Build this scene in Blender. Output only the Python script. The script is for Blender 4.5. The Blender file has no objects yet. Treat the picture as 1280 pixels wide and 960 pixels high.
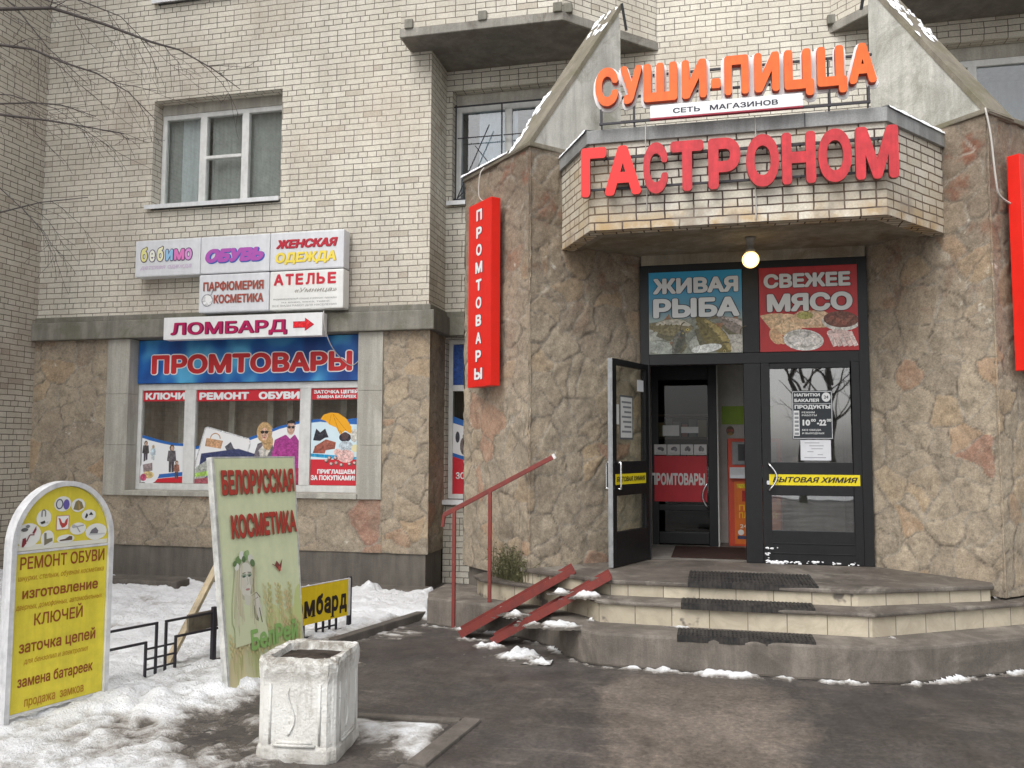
import bpy, bmesh, math, random
import numpy as np
from mathutils import Vector, Matrix, noise as mnoise
R = math.radians
scene = bpy.context.scene
COL = scene.collection
random.seed(7)

# ------------------------------------------------------------------ camera, sky, sun, exposure
def make_camera():
    yaw, pitch, roll = R(-13.173), R(4.4287), R(0.207)
    fwd = Vector((math.sin(yaw)*math.cos(pitch), math.cos(yaw)*math.cos(pitch), math.sin(pitch)))
    right = Vector((math.cos(yaw), -math.sin(yaw), 0)); up = right.cross(fwd)
    r2 = right*math.cos(roll)+up*math.sin(roll); u2 = up*math.cos(roll)-right*math.sin(roll)
    cd = bpy.data.cameras.new('camera'); cd.sensor_width = 36; cd.lens = 36*1064.76/1280
    cd.clip_start = 0.05; cd.clip_end = 500
    o = bpy.data.objects.new('camera', cd); COL.objects.link(o)
    m = Matrix((r2, u2, -fwd)).transposed().to_4x4(); m.translation = Vector((0, 0, 1.75))
    o.matrix_world = m; scene.camera = o
make_camera()
SUN_EL, SUN_AZ = 52, 203        # azimuth measured clockwise from +Y (the sun stands behind the camera, a little to the left)
w = bpy.data.worlds.new('World'); scene.world = w; w.use_nodes = True
nt = w.node_tree; bg = nt.nodes['Background']
sky = nt.nodes.new('ShaderNodeTexSky'); sky.sky_type = 'NISHITA'; sky.sun_disc = False
sky.sun_elevation = R(SUN_EL); sky.sun_rotation = R(SUN_AZ); sky.air_density = 1.0; sky.dust_density = 3.0; sky.ozone_density = 1.0
hs = nt.nodes.new('ShaderNodeHueSaturation'); hs.inputs['Saturation'].default_value = 0.14   # a grey cloud cover
nt.links.new(sky.outputs[0], hs.inputs['Color']); nt.links.new(hs.outputs[0], bg.inputs[0]); bg.inputs[1].default_value = 0.15
sl = bpy.data.lights.new('sun', 'SUN'); sl.energy = 1.0; sl.angle = R(50); sl.color = (1, 0.972, 0.935)
so = bpy.data.objects.new('sun', sl); COL.objects.link(so)
az = R(SUN_AZ); el = R(SUN_EL)
sd = Vector((math.sin(az)*math.cos(el), math.cos(az)*math.cos(el), math.sin(el)))
so.rotation_euler = (-sd).to_track_quat('-Z', 'Y').to_euler(); so.location = (0, -5, 20)
scene.view_settings.view_transform = 'Standard'; scene.view_settings.look = 'None'
scene.view_settings.exposure = 0.83; scene.view_settings.gamma = 1; scene.view_settings.use_curve_mapping = False

# ------------------------------------------------------------------ materials
def lin(c):
    if isinstance(c, str):
        c = [int(c[i:i+2], 16)/255 for i in (0, 2, 4)]
        c = [x/12.92 if x <= .04045 else ((x+.055)/1.055)**2.4 for x in c]
    return (c[0], c[1], c[2], 1)
class Mat:
    def __init__(s, name):
        s.m = bpy.data.materials.new(name); s.m.use_nodes = True
        s.t = s.m.node_tree; s.b = s.t.nodes['Principled BSDF']; s.o = s.t.nodes['Material Output']
    def n(s, kind, **kw):
        nd = s.t.nodes.new('ShaderNode'+kind)
        for k, v in kw.items():
            if k in nd.inputs.keys() if hasattr(nd.inputs, 'keys') else False: s.set(nd.inputs[k], v)
            else: setattr(nd, k, v)
        return nd
    def set(s, inp, v):
        if isinstance(v, bpy.types.NodeSocket): s.t.links.new(v, inp)
        else: inp.default_value = v
    def coord(s, which='Object', scale=None):
        c = s.t.nodes.new('ShaderNodeTexCoord').outputs[which]
        if scale:
            mp = s.t.nodes.new('ShaderNodeMapping'); s.t.links.new(c, mp.inputs[0]); mp.inputs['Scale'].default_value = scale; c = mp.outputs[0]
        return c
    def noise(s, scale, detail=4, rough=.55, vec=None, dist=0):
        nd = s.t.nodes.new('ShaderNodeTexNoise'); nd.inputs['Scale'].default_value = scale; nd.inputs['Detail'].default_value = detail
        nd.inputs['Roughness'].default_value = rough; nd.inputs['Distortion'].default_value = dist
        s.t.links.new(vec if vec else s.coord(), nd.inputs['Vector']); return nd.outputs['Fac']
    def ramp(s, fac, stops):
        nd = s.t.nodes.new('ShaderNodeValToRGB'); cr = nd.color_ramp
        while len(cr.elements) < len(stops): cr.elements.new(.5)
        for e, (p, c) in zip(cr.elements, stops):
            e.position = p; e.color = lin(c) if not isinstance(c, (int, float)) else (c, c, c, 1)
        s.t.links.new(fac, nd.inputs[0]); return nd.outputs[0]
    def mix(s, fac, a, b, mode='MIX'):
        nd = s.t.nodes.new('ShaderNodeMix'); nd.data_type = 'RGBA'; nd.blend_type = mode
        s.set(nd.inputs[0], fac)
        s.set(nd.inputs[6], a if isinstance(a, bpy.types.NodeSocket) else lin(a)); s.set(nd.inputs[7], b if isinstance(b, bpy.types.NodeSocket) else lin(b))
        return nd.outputs[2]
    def math(s, op, a, b=0.0, clamp=False):
        nd = s.t.nodes.new('ShaderNodeMath'); nd.operation = op; nd.use_clamp = clamp
        s.set(nd.inputs[0], a); s.set(nd.inputs[1], b); return nd.outputs[0]
    def xyz(s, vec):
        nd = s.t.nodes.new('ShaderNodeSeparateXYZ'); s.t.links.new(vec, nd.inputs[0]); return nd.outputs
    def bump(s, h, strength=.5, dist=.01, prev=None):
        nd = s.t.nodes.new('ShaderNodeBump'); nd.inputs['Strength'].default_value = strength; nd.inputs['Distance'].default_value = dist
        s.t.links.new(h, nd.inputs['Height'])
        if prev: s.t.links.new(prev, nd.inputs['Normal'])
        s.t.links.new(nd.outputs[0], s.b.inputs['Normal']); return nd.outputs[0]
    def out(s, color=None, rough=.7, spec=None, metal=None):
        if color is not None: s.set(s.b.inputs['Base Color'], color if isinstance(color, bpy.types.NodeSocket) else lin(color))
        s.set(s.b.inputs['Roughness'], rough)
        if spec is not None: s.b.inputs['Specular IOR Level'].default_value = spec
        if metal is not None: s.b.inputs['Metallic'].default_value = metal
        return s.m

def brick_mat(name, c1, c2, mortar, stain, ms=.0054, rust=False):
    M = Mat(name); uv = M.coord('UV')
    wob = M.noise(3.0, 2, .5); 
    sx = M.xyz(uv); 
    cmb = M.n('CombineXYZ'); M.set(cmb.inputs[0], M.math('ADD', sx[0], M.math('MULTIPLY', M.math('SUBTRACT', M.noise(7, 2), .5), .022)))
    M.set(cmb.inputs[1], M.math('ADD', sx[1], M.math('MULTIPLY', M.math('SUBTRACT', M.noise(5, 3), .5), .016)))
    br = M.n('TexBrick'); br.offset = .5; br.offset_frequency = 2; br.squash = .5; br.squash_frequency = 3
    M.set(br.inputs['Vector'], cmb.outputs[0]); br.inputs['Scale'].default_value = 1; br.inputs['Brick Width'].default_value = .26
    br.inputs['Row Height'].default_value = .0775; br.inputs['Mortar Size'].default_value = ms; br.inputs['Mortar Smooth'].default_value = .25
    br.inputs['Bias'].default_value = -.1
    br.inputs['Color1'].default_value = lin(c1); br.inputs['Color2'].default_value = lin(c2); br.inputs['Mortar'].default_value = lin(mortar)
    # a few odd bricks (pinkish replacements)
    br2 = M.n('TexBrick'); br2.offset = .5; br2.offset_frequency = 2; br2.squash = .5; br2.squash_frequency = 3
    M.set(br2.inputs['Vector'], cmb.outputs[0])
    for k in ('Scale', 'Brick Width', 'Row Height', 'Mortar Size', 'Mortar Smooth'): br2.inputs[k].default_value = br.inputs[k].default_value
    br2.inputs['Color1'].default_value = (0, 0, 0, 1); br2.inputs['Color2'].default_value = (1, 1, 1, 1); br2.inputs['Mortar'].default_value = (0, 0, 0, 1)
    odd = M.ramp(br2.outputs['Color'], [(.975, 0.0), (.985, .5)])
    col = M.mix(odd, br.outputs['Color'], stain)
    big = M.ramp(M.noise(.7, 5, .6), [(.44, 0.0), (.70, .5)])
    col = M.mix(big, col, stain)
    fine = M.ramp(M.noise(60, 3, .7), [(.3, .82), (.7, 1.08)])
    col = M.mix(1, col, fine, 'MULTIPLY')
    streak = M.ramp(M.noise(1, 5, .65, M.coord('Object', (3.2, 3.2, .28))), [(.35, .88), (.62, 1.0)])
    col = M.mix(1, col, streak, 'MULTIPLY')
    col = M.mix(1, col, M.ramp(M.noise(.42, 6, .62, dist=.4), [(.34, .84), (.62, 1.06)]), 'MULTIPLY')
    chip = M.ramp(M.noise(24, 4, .7), [(.62, 0.0), (.70, .35)])
    col = M.mix(chip, col, (.30, .27, .22))
    if rust:       # ochre water stains running along the lowest courses
        z = M.xyz(M.coord('Object'))[2]; k = M.math('MULTIPLY', M.ramp(M.math('SUBTRACT', z, 3.6), [(.22, .85), (.45, 0.0)]), M.ramp(M.noise(3.4, 5, .65), [(.42, 0.0), (.62, 1.0)]))
        col = M.mix(k, col, M.mix(br.outputs['Fac'], (.44, .29, .13), mortar))
        col = M.mix(M.math('MULTIPLY', M.ramp(M.noise(2.6, 4, .6), [(.55, 0.0), (.66, .7)]), M.ramp(M.math('SUBTRACT', z, 3.6), [(.3, 1.0), (.75, 0.0)])), col, (.30, .25, .20))
    h = M.math('SUBTRACT', 1.0, br.outputs['Fac'])
    h = M.math('ADD', h, M.math('MULTIPLY', M.noise(45, 4, .7), .35))
    h = M.math('ADD', h, M.math('MULTIPLY', br2.outputs['Color'], .3))
    M.bump(h, .8, .010)
    return M.out(col, .9, .25)
M_brick = brick_mat('cream_brick', (.72, .68, .59), (.635, .595, .505), (.175, .155, .13), (.44, .37, .295))
M_brick_wing = brick_mat('wing_brick', (.62, .575, .49), (.54, .495, .41), (.15, .13, .11), (.38, .305, .24))
M_brick_bay = brick_mat('bay_brick', (.72, .68, .59), (.60, .56, .465), (.095, .068, .06), (.42, .30, .16), .0075, True)

def stone_mat():
    M = Mat('rubble_stone'); at = M.n('Attribute'); at.attribute_name = 'stone'
    sp = M.n('SeparateColor'); M.t.links.new(at.outputs['Color'], sp.inputs[0]); r1, edge, r2 = sp.outputs[0], sp.outputs[1], sp.outputs[2]
    base = M.ramp(r1, [(0, (.30, .25, .19)), (.3, (.39, .325, .24)), (.55, (.34, .285, .215)), (.78, (.41, .33, .235)), (.92, (.40, .30, .195)), (.965, (.38, .255, .175)), (1, (.35, .205, .15))])
    n1 = M.ramp(M.noise(4.5, 6, .65, dist=.6), [(.30, .62), (.5, .95), (.72, 1.16)])
    col = M.mix(1, base, n1, 'MULTIPLY')
    col = M.mix(M.ramp(M.noise(9, 5, .7), [(.5, 0.0), (.75, .5)]), col, (.45, .385, .295))
    col = M.mix(M.ramp(M.noise(2.1, 4, .6), [(.48, 0.0), (.7, .55)]), col, (.27, .225, .17))
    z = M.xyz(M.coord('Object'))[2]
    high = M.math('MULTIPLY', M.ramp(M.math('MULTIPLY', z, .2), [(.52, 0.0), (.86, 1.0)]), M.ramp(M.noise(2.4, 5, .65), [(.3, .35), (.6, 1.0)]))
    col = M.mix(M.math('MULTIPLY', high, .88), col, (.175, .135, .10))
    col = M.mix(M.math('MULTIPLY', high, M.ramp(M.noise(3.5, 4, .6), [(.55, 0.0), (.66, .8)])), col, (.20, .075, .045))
    low = M.ramp(M.math('ADD', z, M.math('MULTIPLY', M.noise(3, 4), .7)), [(.7, .55), (1.15, 0.0)])
    col = M.mix(low, col, (.20, .17, .135))
    lime = M.math('MULTIPLY', M.ramp(M.noise(1.3, 6, .75, dist=1.5), [(.63, 0.0), (.68, .7)]), M.ramp(M.noise(11, 3), [(.5, 0.0), (.6, 1.0)]))
    col = M.mix(lime, col, (.62, .58, .50))
    joint = M.mix(M.ramp(M.noise(6, 3), [(.4, 0.0), (.6, 1.0)]), (.12, .10, .08), (.33, .30, .25))
    col = M.mix(M.math('MULTIPLY', edge, .8), col, joint)
    col = M.mix(1, col, M.ramp(M.noise(26, 6, .8), [(.3, .68), (.5, 1.0), (.72, 1.25)]), 'MULTIPLY')
    grain = M.ramp(M.noise(70, 3, .75), [(.3, .75), (.7, 1.2)])
    col = M.mix(1, col, grain, 'MULTIPLY')
    M.bump(M.math('ADD', M.math('MULTIPLY', M.noise(38, 6, .75), .55), M.noise(13, 5, .65)), .8, .009)
    return M.out(col, .88, .3)
M_stone = stone_mat()

def concrete_mat(name, c, c2, moss=None, sc=3.0, rough=.85, bumpd=.006):
    M = Mat(name)
    col = M.mix(M.ramp(M.noise(sc, 6, .65, dist=.4), [(.32, 0.0), (.68, 1.0)]), c, c2)
    st = M.ramp(M.noise(1, 5, .7, M.coord('Object', (5, 5, .5))), [(.42, .72), (.62, 1.0)])
    col = M.mix(1, col, st, 'MULTIPLY')
    if moss: col = M.mix(M.ramp(M.noise(1.7, 5, .7, dist=.8), [(.5, 0.0), (.64, .75)]), col, moss)
    col = M.mix(1, col, M.ramp(M.noise(90, 3, .7), [(.25, .78), (.75, 1.14)]), 'MULTIPLY')
    M.bump(M.math('ADD', M.noise(50, 5, .7), M.noise(9, 4, .6)), .7, bumpd)
    return M.out(col, rough, .3)
M_band = concrete_mat('grey_concrete', (.29, .275, .235), (.22, .21, .18), (.15, .145, .105))
M_jamb = concrete_mat('light_concrete', (.52, .50, .44), (.44, .42, .37), (.36, .34, .29), 2.0)
M_plinth = concrete_mat('dark_plinth', (.20, .18, .155), (.145, .13, .112), None, 2.0)
M_fin = concrete_mat('fin_plaster', (.62, .61, .56), (.46, .455, .41), (.25, .245, .205), 2.2)
M_fin_top = concrete_mat('mossy_coping', (.22, .195, .15), (.28, .25, .20), (.15, .14, .085), 6.0)
M_soffit = concrete_mat('stained_shaded_underside', (.25, .23, .20), (.18, .165, .145), (.14, .12, .10), 2.0)  # slab underside: stain plus the shade beneath, both put into the colour
M_porch_soffit = concrete_mat('porch_underside', (.40, .36, .29), (.28, .24, .18), (.20, .15, .095), 2.2)
M_step = concrete_mat('worn_step', (.26, .228, .195), (.15, .132, .113), (.10, .088, .075), 2.6)
M_tread = concrete_mat('wet_tread', (.18, .155, .132), (.10, .087, .075), (.27, .245, .21), 2.2, .6)
M_plaster_in = concrete_mat('vestibule_wall', (.52, .50, .45), (.44, .42, .38), None, 1.0)
M_planter = concrete_mat('whitewashed_concrete', (.74, .735, .70), (.62, .61, .575), (.36, .34, .30), 4.0, .9, .008)
def planter_mat():
    M = Mat('dirty_whitewash'); z = M.xyz(M.coord('Object'))[2]
    col = M.mix(M.ramp(M.noise(5, 6, .7, dist=.6), [(.42, 0.0), (.68, .6)]), (.73, .725, .69), (.58, .565, .525))
    rim = M.math('MULTIPLY', M.ramp(z, [(.40, 0.0), (.54, 1.0)]), M.ramp(M.noise(9, 6, .75, dist=1), [(.40, 0.0), (.58, .9)])); col = M.mix(rim, col, (.26, .235, .20))
    foot = M.math('MULTIPLY', M.ramp(z, [(.02, 1.0), (.16, 0.0)]), M.ramp(M.noise(7, 5, .7), [(.35, .2), (.6, .8)])); col = M.mix(foot, col, (.30, .275, .24))
    col = M.mix(M.ramp(M.noise(1, 6, .75, M.coord('Object', (11, 11, 1.4)), .5), [(.56, 0.0), (.66, .55)]), col, (.36, .34, .30))
    col = M.mix(M.ramp(M.noise(17, 5, .8), [(.64, 0.0), (.70, .7)]), col, (.30, .28, .245))
    M.bump(M.math('ADD', M.noise(45, 5, .7), M.noise(10, 5, .65)), .8, .012); return M.out(col, .9, .25)
M_planter = planter_mat()

def tile_mat():
    M = Mat('riser_tile'); uv = M.coord('UV')
    br = M.n('TexBrick'); br.offset = 0; M.set(br.inputs['Vector'], uv); br.inputs['Scale'].default_value = 1
    br.inputs['Brick Width'].default_value = .31; br.inputs['Row Height'].default_value = 2.0; br.inputs['Mortar Size'].default_value = .004
    br.inputs['Color1'].default_value = lin((.53, .47, .36)); br.inputs['Color2'].default_value = lin((.42, .37, .28)); br.inputs['Mortar'].default_value = lin((.10, .09, .08))
    col = M.mix(M.ramp(M.noise(5, 6, .7, dist=1), [(.42, 0.0), (.62, .55)]), br.outputs[0], (.32, .27, .20))
    col = M.mix(M.ramp(M.noise(2.3, 4, .6), [(.62, 0.0), (.65, 1.0)]), col, (.15, .13, .11))
    M.bump(M.noise(30, 4), .3, .004); return M.out(col, .55, .4)
M_tile = tile_mat()

def asphalt_mat():
    M = Mat('wet_asphalt'); p = M.xyz(M.coord('Object'))
    col = M.mix(M.ramp(M.noise(.55, 6, .6, dist=.5), [(.35, 0.0), (.68, 1.0)]), (.058, .051, .047), (.098, .085, .076))
    # trodden, sandy strip leading from the doorway
    wob = M.math('ADD', M.math('MULTIPLY', M.math('SUBTRACT', M.noise(1.1, 6, .62), .5), 1.5), M.math('MULTIPLY', M.math('SUBTRACT', M.noise(9, 5, .7), .5), .35))
    dx = M.math('ABSOLUTE', M.math('ADD', M.math('ADD', p[0], .10), M.math('ADD', wob, M.math('MULTIPLY', M.math('SUBTRACT', p[1], 6.0), .10))))
    path = M.math('MULTIPLY', M.ramp(dx, [(.50, 1.0), (.72, 0.0)]), M.ramp(M.math('MULTIPLY', M.math('SUBTRACT', 7.2, p[1]), .5), [(.05, 0.0), (.3, 1.0)]))
    col = M.mix(M.math('MULTIPLY', path, M.ramp(M.noise(16, 6, .75), [(.32, .35), (.62, 1.0)])), col, (.20, .165, .135))
    sandy = M.ramp(M.noise(2.0, 8, .74, M.coord('Object', (.7, 1.7, 1)), 1.2), [(.53, 0.0), (.66, .75)])
    col = M.mix(sandy, col, (.145, .123, .105))
    wet = M.ramp(M.noise(.8, 6, .66, None, .6), [(.44, .72), (.58, 1.0)])
    col = M.mix(1, col, wet, 'MULTIPLY')
    col = M.mix(1, col, M.ramp(M.noise(7, 9, .8, M.coord('Object', (1, .55, 1)), .5), [(.32, .74), (.5, 1.0), (.68, 1.32)]), 'MULTIPLY')
    col = M.mix(1, col, M.ramp(M.noise(34, 5, .8), [(.28, .55), (.5, .95), (.72, 1.5)]), 'MULTIPLY')
    col = M.mix(M.ramp(M.noise(55, 4, .8), [(.66, 0.0), (.72, .5)]), col, (.30, .27, .235))
    rough = M.ramp(M.noise(1.1, 5, .65), [(.35, .42), (.65, .8)])
    M.bump(M.math('ADD', M.math('MULTIPLY', M.noise(180, 3, .8), .5), M.noise(14, 5, .6)), .5, .008)
    return M.out(col, rough, .4)
M_asphalt = asphalt_mat()

def snow_mat():
    M = Mat('dirty_snow'); at = M.n('Attribute'); at.attribute_name = 'depth'; d = at.outputs['Fac']
    n = M.noise(6, 7, .72, dist=.6)
    dirt = M.math('ADD', d, M.math('MULTIPLY', M.math('SUBTRACT', n, .5), 1.25))
    col = M.ramp(dirt, [(.06, (.13, .115, .10)), (.20, (.36, .335, .31)), (.36, (.58, .57, .555)), (.60, (.86, .87, .885))])
    col = M.mix(M.ramp(M.noise(2.6, 6, .75, dist=.8), [(.60, 0.0), (.70, .35)]), col, (.62, .60, .57))
    col = M.mix(M.ramp(M.noise(38, 3, .8), [(.70, 0.0), (.74, .6)]), col, (.22, .19, .16))
    M.bump(M.math('ADD', M.math('MULTIPLY', M.noise(70, 4, .7), .5), M.noise(16, 6, .65)), .9, .045)
    M.b.inputs['Subsurface Weight'].default_value = 0.0
    return M.out(col, .65, .3)
M_snow = snow_mat()

PLAIN = {}
def plain(c, rough=.5, spec=.4, grime=.12, metal=0, name=None):
    key = (c if isinstance(c, str) else tuple(c), rough, spec, grime, metal)
    if key in PLAIN: return PLAIN[key]
    M = Mat(name or 'paint_'+(c if isinstance(c, str) else '%02x%02x%02x' % tuple(int(min(1, x)*255) for x in c)))
    L = lin(c)
    if grime:
        n = M.ramp(M.noise(9, 5, .7), [(.3, 1-grime*1.6), (.62, 1.0)])
        n2 = M.ramp(M.noise(1, 4, .7, M.coord('Object', (14, 14, 1.2))), [(.35, 1-grime), (.6, 1.0)])
        col = M.mix(1, M.mix(1, L[:3], n, 'MULTIPLY'), n2, 'MULTIPLY')
        r = M.math('ADD', M.math('MULTIPLY', M.noise(20, 3), .2), rough-.1)
        PLAIN[key] = M.out(col, r, spec, metal)
    else: PLAIN[key] = M.out(L[:3], rough, spec, metal)
    return PLAIN[key]

def glass_mat(name, ior, tint, mixcol=None):
    M = Mat(name); t = M.t
    gl = t.nodes.new('ShaderNodeBsdfGlossy'); gl.inputs['Roughness'].default_value = .015
    tr = t.nodes.new('ShaderNodeBsdfTransparent'); tr.inputs[0].default_value = lin(tint)
    fr = t.nodes.new('ShaderNodeFresnel'); fr.inputs[0].default_value = ior
    mx = t.nodes.new('ShaderNodeMixShader'); gm = t.nodes.new('ShaderNodeNewGeometry'); fk = M.math('MULTIPLY', fr.outputs[0], M.math('SUBTRACT', 1.0, gm.outputs['Backfacing'])); t.links.new(fk, mx.inputs[0]); t.links.new(tr.outputs[0], mx.inputs[1]); t.links.new(gl.outputs[0], mx.inputs[2])
    bp = t.nodes.new('ShaderNodeBump'); bp.inputs['Strength'].default_value = .08; bp.inputs['Distance'].default_value = .02
    t.links.new(M.noise(1.3, 2), bp.inputs['Height']); t.links.new(bp.outputs[0], gl.inputs['Normal'])
    t.links.new(mx.outputs[0], M.o.inputs['Surface']); t.nodes.remove(M.b); return M.m
M_glass = glass_mat('window_glass', 2.3, (.92, .94, .93))
M_glass_recess = glass_mat('recess_glass', 2.5, (.85, .9, .93))
M_glass_shop = glass_mat('shop_glass', 2.2, (.92, .92, .90))
M_glass_door = glass_mat('door_glass', 3.4, (.62, .64, .62))
M_glass_clear = glass_mat('clear_glass', 1.5, (.86, .87, .85))

M_whitemetal = plain((.74, .75, .76), .45, .4, .10)
M_pvc = plain((.72, .72, .70), .4, .4, .10)
M_black = plain((.012, .0125, .014), .42, .32, .18)
M_blackgrey = plain((.045, .047, .05), .5, .5, .2)
M_alu = plain((.30, .31, .32), .45, .5, .2)
M_chrome = plain((.75, .76, .78), .18, .5, 0, 1.0)
M_flash = concrete_mat('zinc_flashing', (.36, .365, .36), (.28, .285, .28), None, 3.0, .55, .002)
M_red = plain('dc2418', .38, .4, .05)
M_redletter = plain((.60, .035, .045), .45, .35, .2)
M_redside = plain((.30, .09, .07), .5, .35, .15)
M_orange = plain((.84, .145, .02), .45, .35, .14)
M_orange_side = plain((.55, .06, .015), .5, .35, .08)
M_acrylic = plain((.80, .80, .80), .35, .4, .05)
M_lightbox = plain((.72, .73, .76), .35, .4, .07)
M_dark = plain((.012, .011, .010), .8, .2, 0)
M_room = plain((.45, .43, .40), .8, .2, .2)
M_rust_red = None
def rail_mat(k=1.0):
    M = Mat('red_oxide_paint')
    col = M.mix(M.ramp(M.noise(12, 6, .7), [(.45, 0.0), (.66, .75)]), (.20*k, .036*k, .029*k), (.12*k, .034*k, .028*k))
    col = M.mix(M.ramp(M.noise(30, 4, .8), [(.64, 0.0), (.7, .8)]), col, (.33, .17, .11))
    M.bump(M.noise(60, 3), .3, .003); return M.out(col, .5, .4)
M_rail = rail_mat(); M_handrail = rail_mat(1.05)
def rubber_mat():
    M = Mat('black_rubber'); uv = M.coord('UV')
    wv = M.n('TexWave'); wv.wave_type = 'BANDS'; wv.bands_direction = 'X'; M.set(wv.inputs['Vector'], uv); wv.inputs['Scale'].default_value = 8; wv.inputs['Distortion'].default_value = .5
    col = M.mix(M.ramp(M.noise(9, 5, .7), [(.4, 0.0), (.7, .7)]), (.022, .021, .021), (.085, .075, .066))
    M.bump(wv.outputs['Fac'], .8, .01); return M.out(col, .7, .3)
M_rubber = rubber_mat()
def bark_mat():
    M = Mat('dark_bark'); col = M.mix(M.noise(14, 5, .7), (.05, .042, .04), (.12, .105, .10)); M.bump(M.noise(30, 4), .6, .01); return M.out(col, .9, .2)
M_bark = bark_mat()
M_wood = plain((.50, .41, .28), .8, .2, .25)
M_woodgrey = plain((.20, .17, .13), .85, .2, .25)
M_iron = plain((.03, .026, .034), .5, .45, .15)
M_cable = plain((.52, .50, .46), .6, .3, .1)

# ------------------------------------------------------------------ mesh helpers
class MB:
    def __init__(s): s.v = []; s.f = []; s.mi = []
    def add(s, vs, fs, mi=0):
        o = len(s.v); s.v += [tuple(v) for v in vs]; s.f += [tuple(i+o for i in f) for f in fs]; s.mi += [mi]*len(fs)
    def box(s, x0, x1, y0, y1, z0, z1, mi=0):
        s.add([(x0,y0,z0),(x1,y0,z0),(x1,y1,z0),(x0,y1,z0),(x0,y0,z1),(x1,y0,z1),(x1,y1,z1),(x0,y1,z1)],
              [(0,3,2,1),(4,5,6,7),(0,1,5,4),(1,2,6,5),(2,3,7,6),(3,0,4,7)], mi); return s
    def prism(s, poly, z0, z1, mi=0, cap=True):       # counter-clockwise polygon seen from above
        n = len(poly); s.add([(p[0],p[1],z0) for p in poly]+[(p[0],p[1],z1) for p in poly],
              [(i,(i+1)%n,n+(i+1)%n,n+i) for i in range(n)]+([tuple(range(n-1,-1,-1)), tuple(range(n,2*n))] if cap else []), mi); return s
    def slab_xz(s, poly, y0, y1, mi=0):               # polygon in x,z extruded from y0 (front) to y1; ccw seen from the front
        n = len(poly); s.add([(p[0],y0,p[1]) for p in poly]+[(p[0],y1,p[1]) for p in poly],
              [tuple(range(n)), tuple(range(2*n-1,n-1,-1))]+[(i,n+i,n+(i+1)%n,(i+1)%n) for i in range(n)], mi); return s
    def wall(s, p0, p1, z0, z1, holes=(), mi=0):
        p0 = Vector(p0[:2]); p1 = Vector(p1[:2]); L = (p1-p0).length; d = (p1-p0)/L
        ss = sorted({0, L, *[h[i] for h in holes for i in (0,1) if 0 < h[i] < L]}); zs = sorted({z0, z1, *[h[i] for h in holes for i in (2,3) if z0 < h[i] < z1]})
        for a, b in zip(ss, ss[1:]):
            for c, e in zip(zs, zs[1:]):
                m, q = (a+b)/2, (c+e)/2
                if any(h[0] < m < h[1] and h[2] < q < h[3] for h in holes): continue
                A = p0+d*a; B = p0+d*b
                s.add([(A.x,A.y,c),(B.x,B.y,c),(B.x,B.y,e),(A.x,A.y,e)], [(0,1,2,3)], mi)
        return s
    def reveal(s, x0, x1, z0, z1, y0, y1, mi=0):      # the four inner faces of an opening in a wall facing -Y
        s.add([(x0,y0,z0),(x1,y0,z0),(x1,y0,z1),(x0,y0,z1),(x0,y1,z0),(x1,y1,z0),(x1,y1,z1),(x0,y1,z1)],
              [(0,1,5,4),(1,2,6,5),(2,3,7,6),(3,0,4,7)], mi); return s
    def bar(s, a, b, w, h=None, mi=0, up=(0,0,1)):    # a square bar between two points
        h = h or w; a = Vector(a); b = Vector(b); t = (b-a).normalized(); u = Vector(up)
        if abs(t.dot(u)) > .95: u = Vector((0,1,0))
        sx = t.cross(u).normalized(); sz = sx.cross(t)
        vs = [p+sx*i*w/2+sz*j*h/2 for p in (a,b) for i,j in ((-1,-1),(1,-1),(1,1),(-1,1))]
        s.add(vs, [(3,2,1,0),(4,5,6,7),(0,1,5,4),(1,2,6,5),(2,3,7,6),(3,0,4,7)], mi); return s
    def tube(s, pts, rad, seg=8, mi=0, cap=True):
        pts = [Vector(p) for p in pts]; n = len(pts); rad = rad if isinstance(rad, (list,tuple)) else [rad]*n
        rings = []; prev = None
        for i, p in enumerate(pts):
            t = (pts[min(i+1,n-1)]-pts[max(i-1,0)]).normalized()
            u = prev if prev is not None else (Vector((0,0,1)) if abs(t.z) < .9 else Vector((1,0,0)))
            u = (u-t*u.dot(t)).normalized(); prev = u; v = t.cross(u)
            rings.append([p+(u*math.cos(a)+v*math.sin(a))*rad[i] for a in [2*math.pi*k/seg for k in range(seg)]])
        vs = [q for r in rings for q in r]
        fs = [(i*seg+k, i*seg+(k+1)%seg, (i+1)*seg+(k+1)%seg, (i+1)*seg+k) for i in range(n-1) for k in range(seg)]
        if cap: fs += [tuple(range(seg-1,-1,-1)), tuple(range((n-1)*seg, n*seg))]
        s.add(vs, fs, mi); return s
    def lathe(s, prof, c=(0,0), seg=24, mi=0):
        n = len(prof); vs = [(c[0]+r*math.cos(2*math.pi*k/seg), c[1]+r*math.sin(2*math.pi*k/seg), z) for r, z in prof for k in range(seg)]
        s.add(vs, [(i*seg+k, i*seg+(k+1)%seg, (i+1)*seg+(k+1)%seg, (i+1)*seg+k) for i in range(n-1) for k in range(seg)], mi); return s
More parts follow.
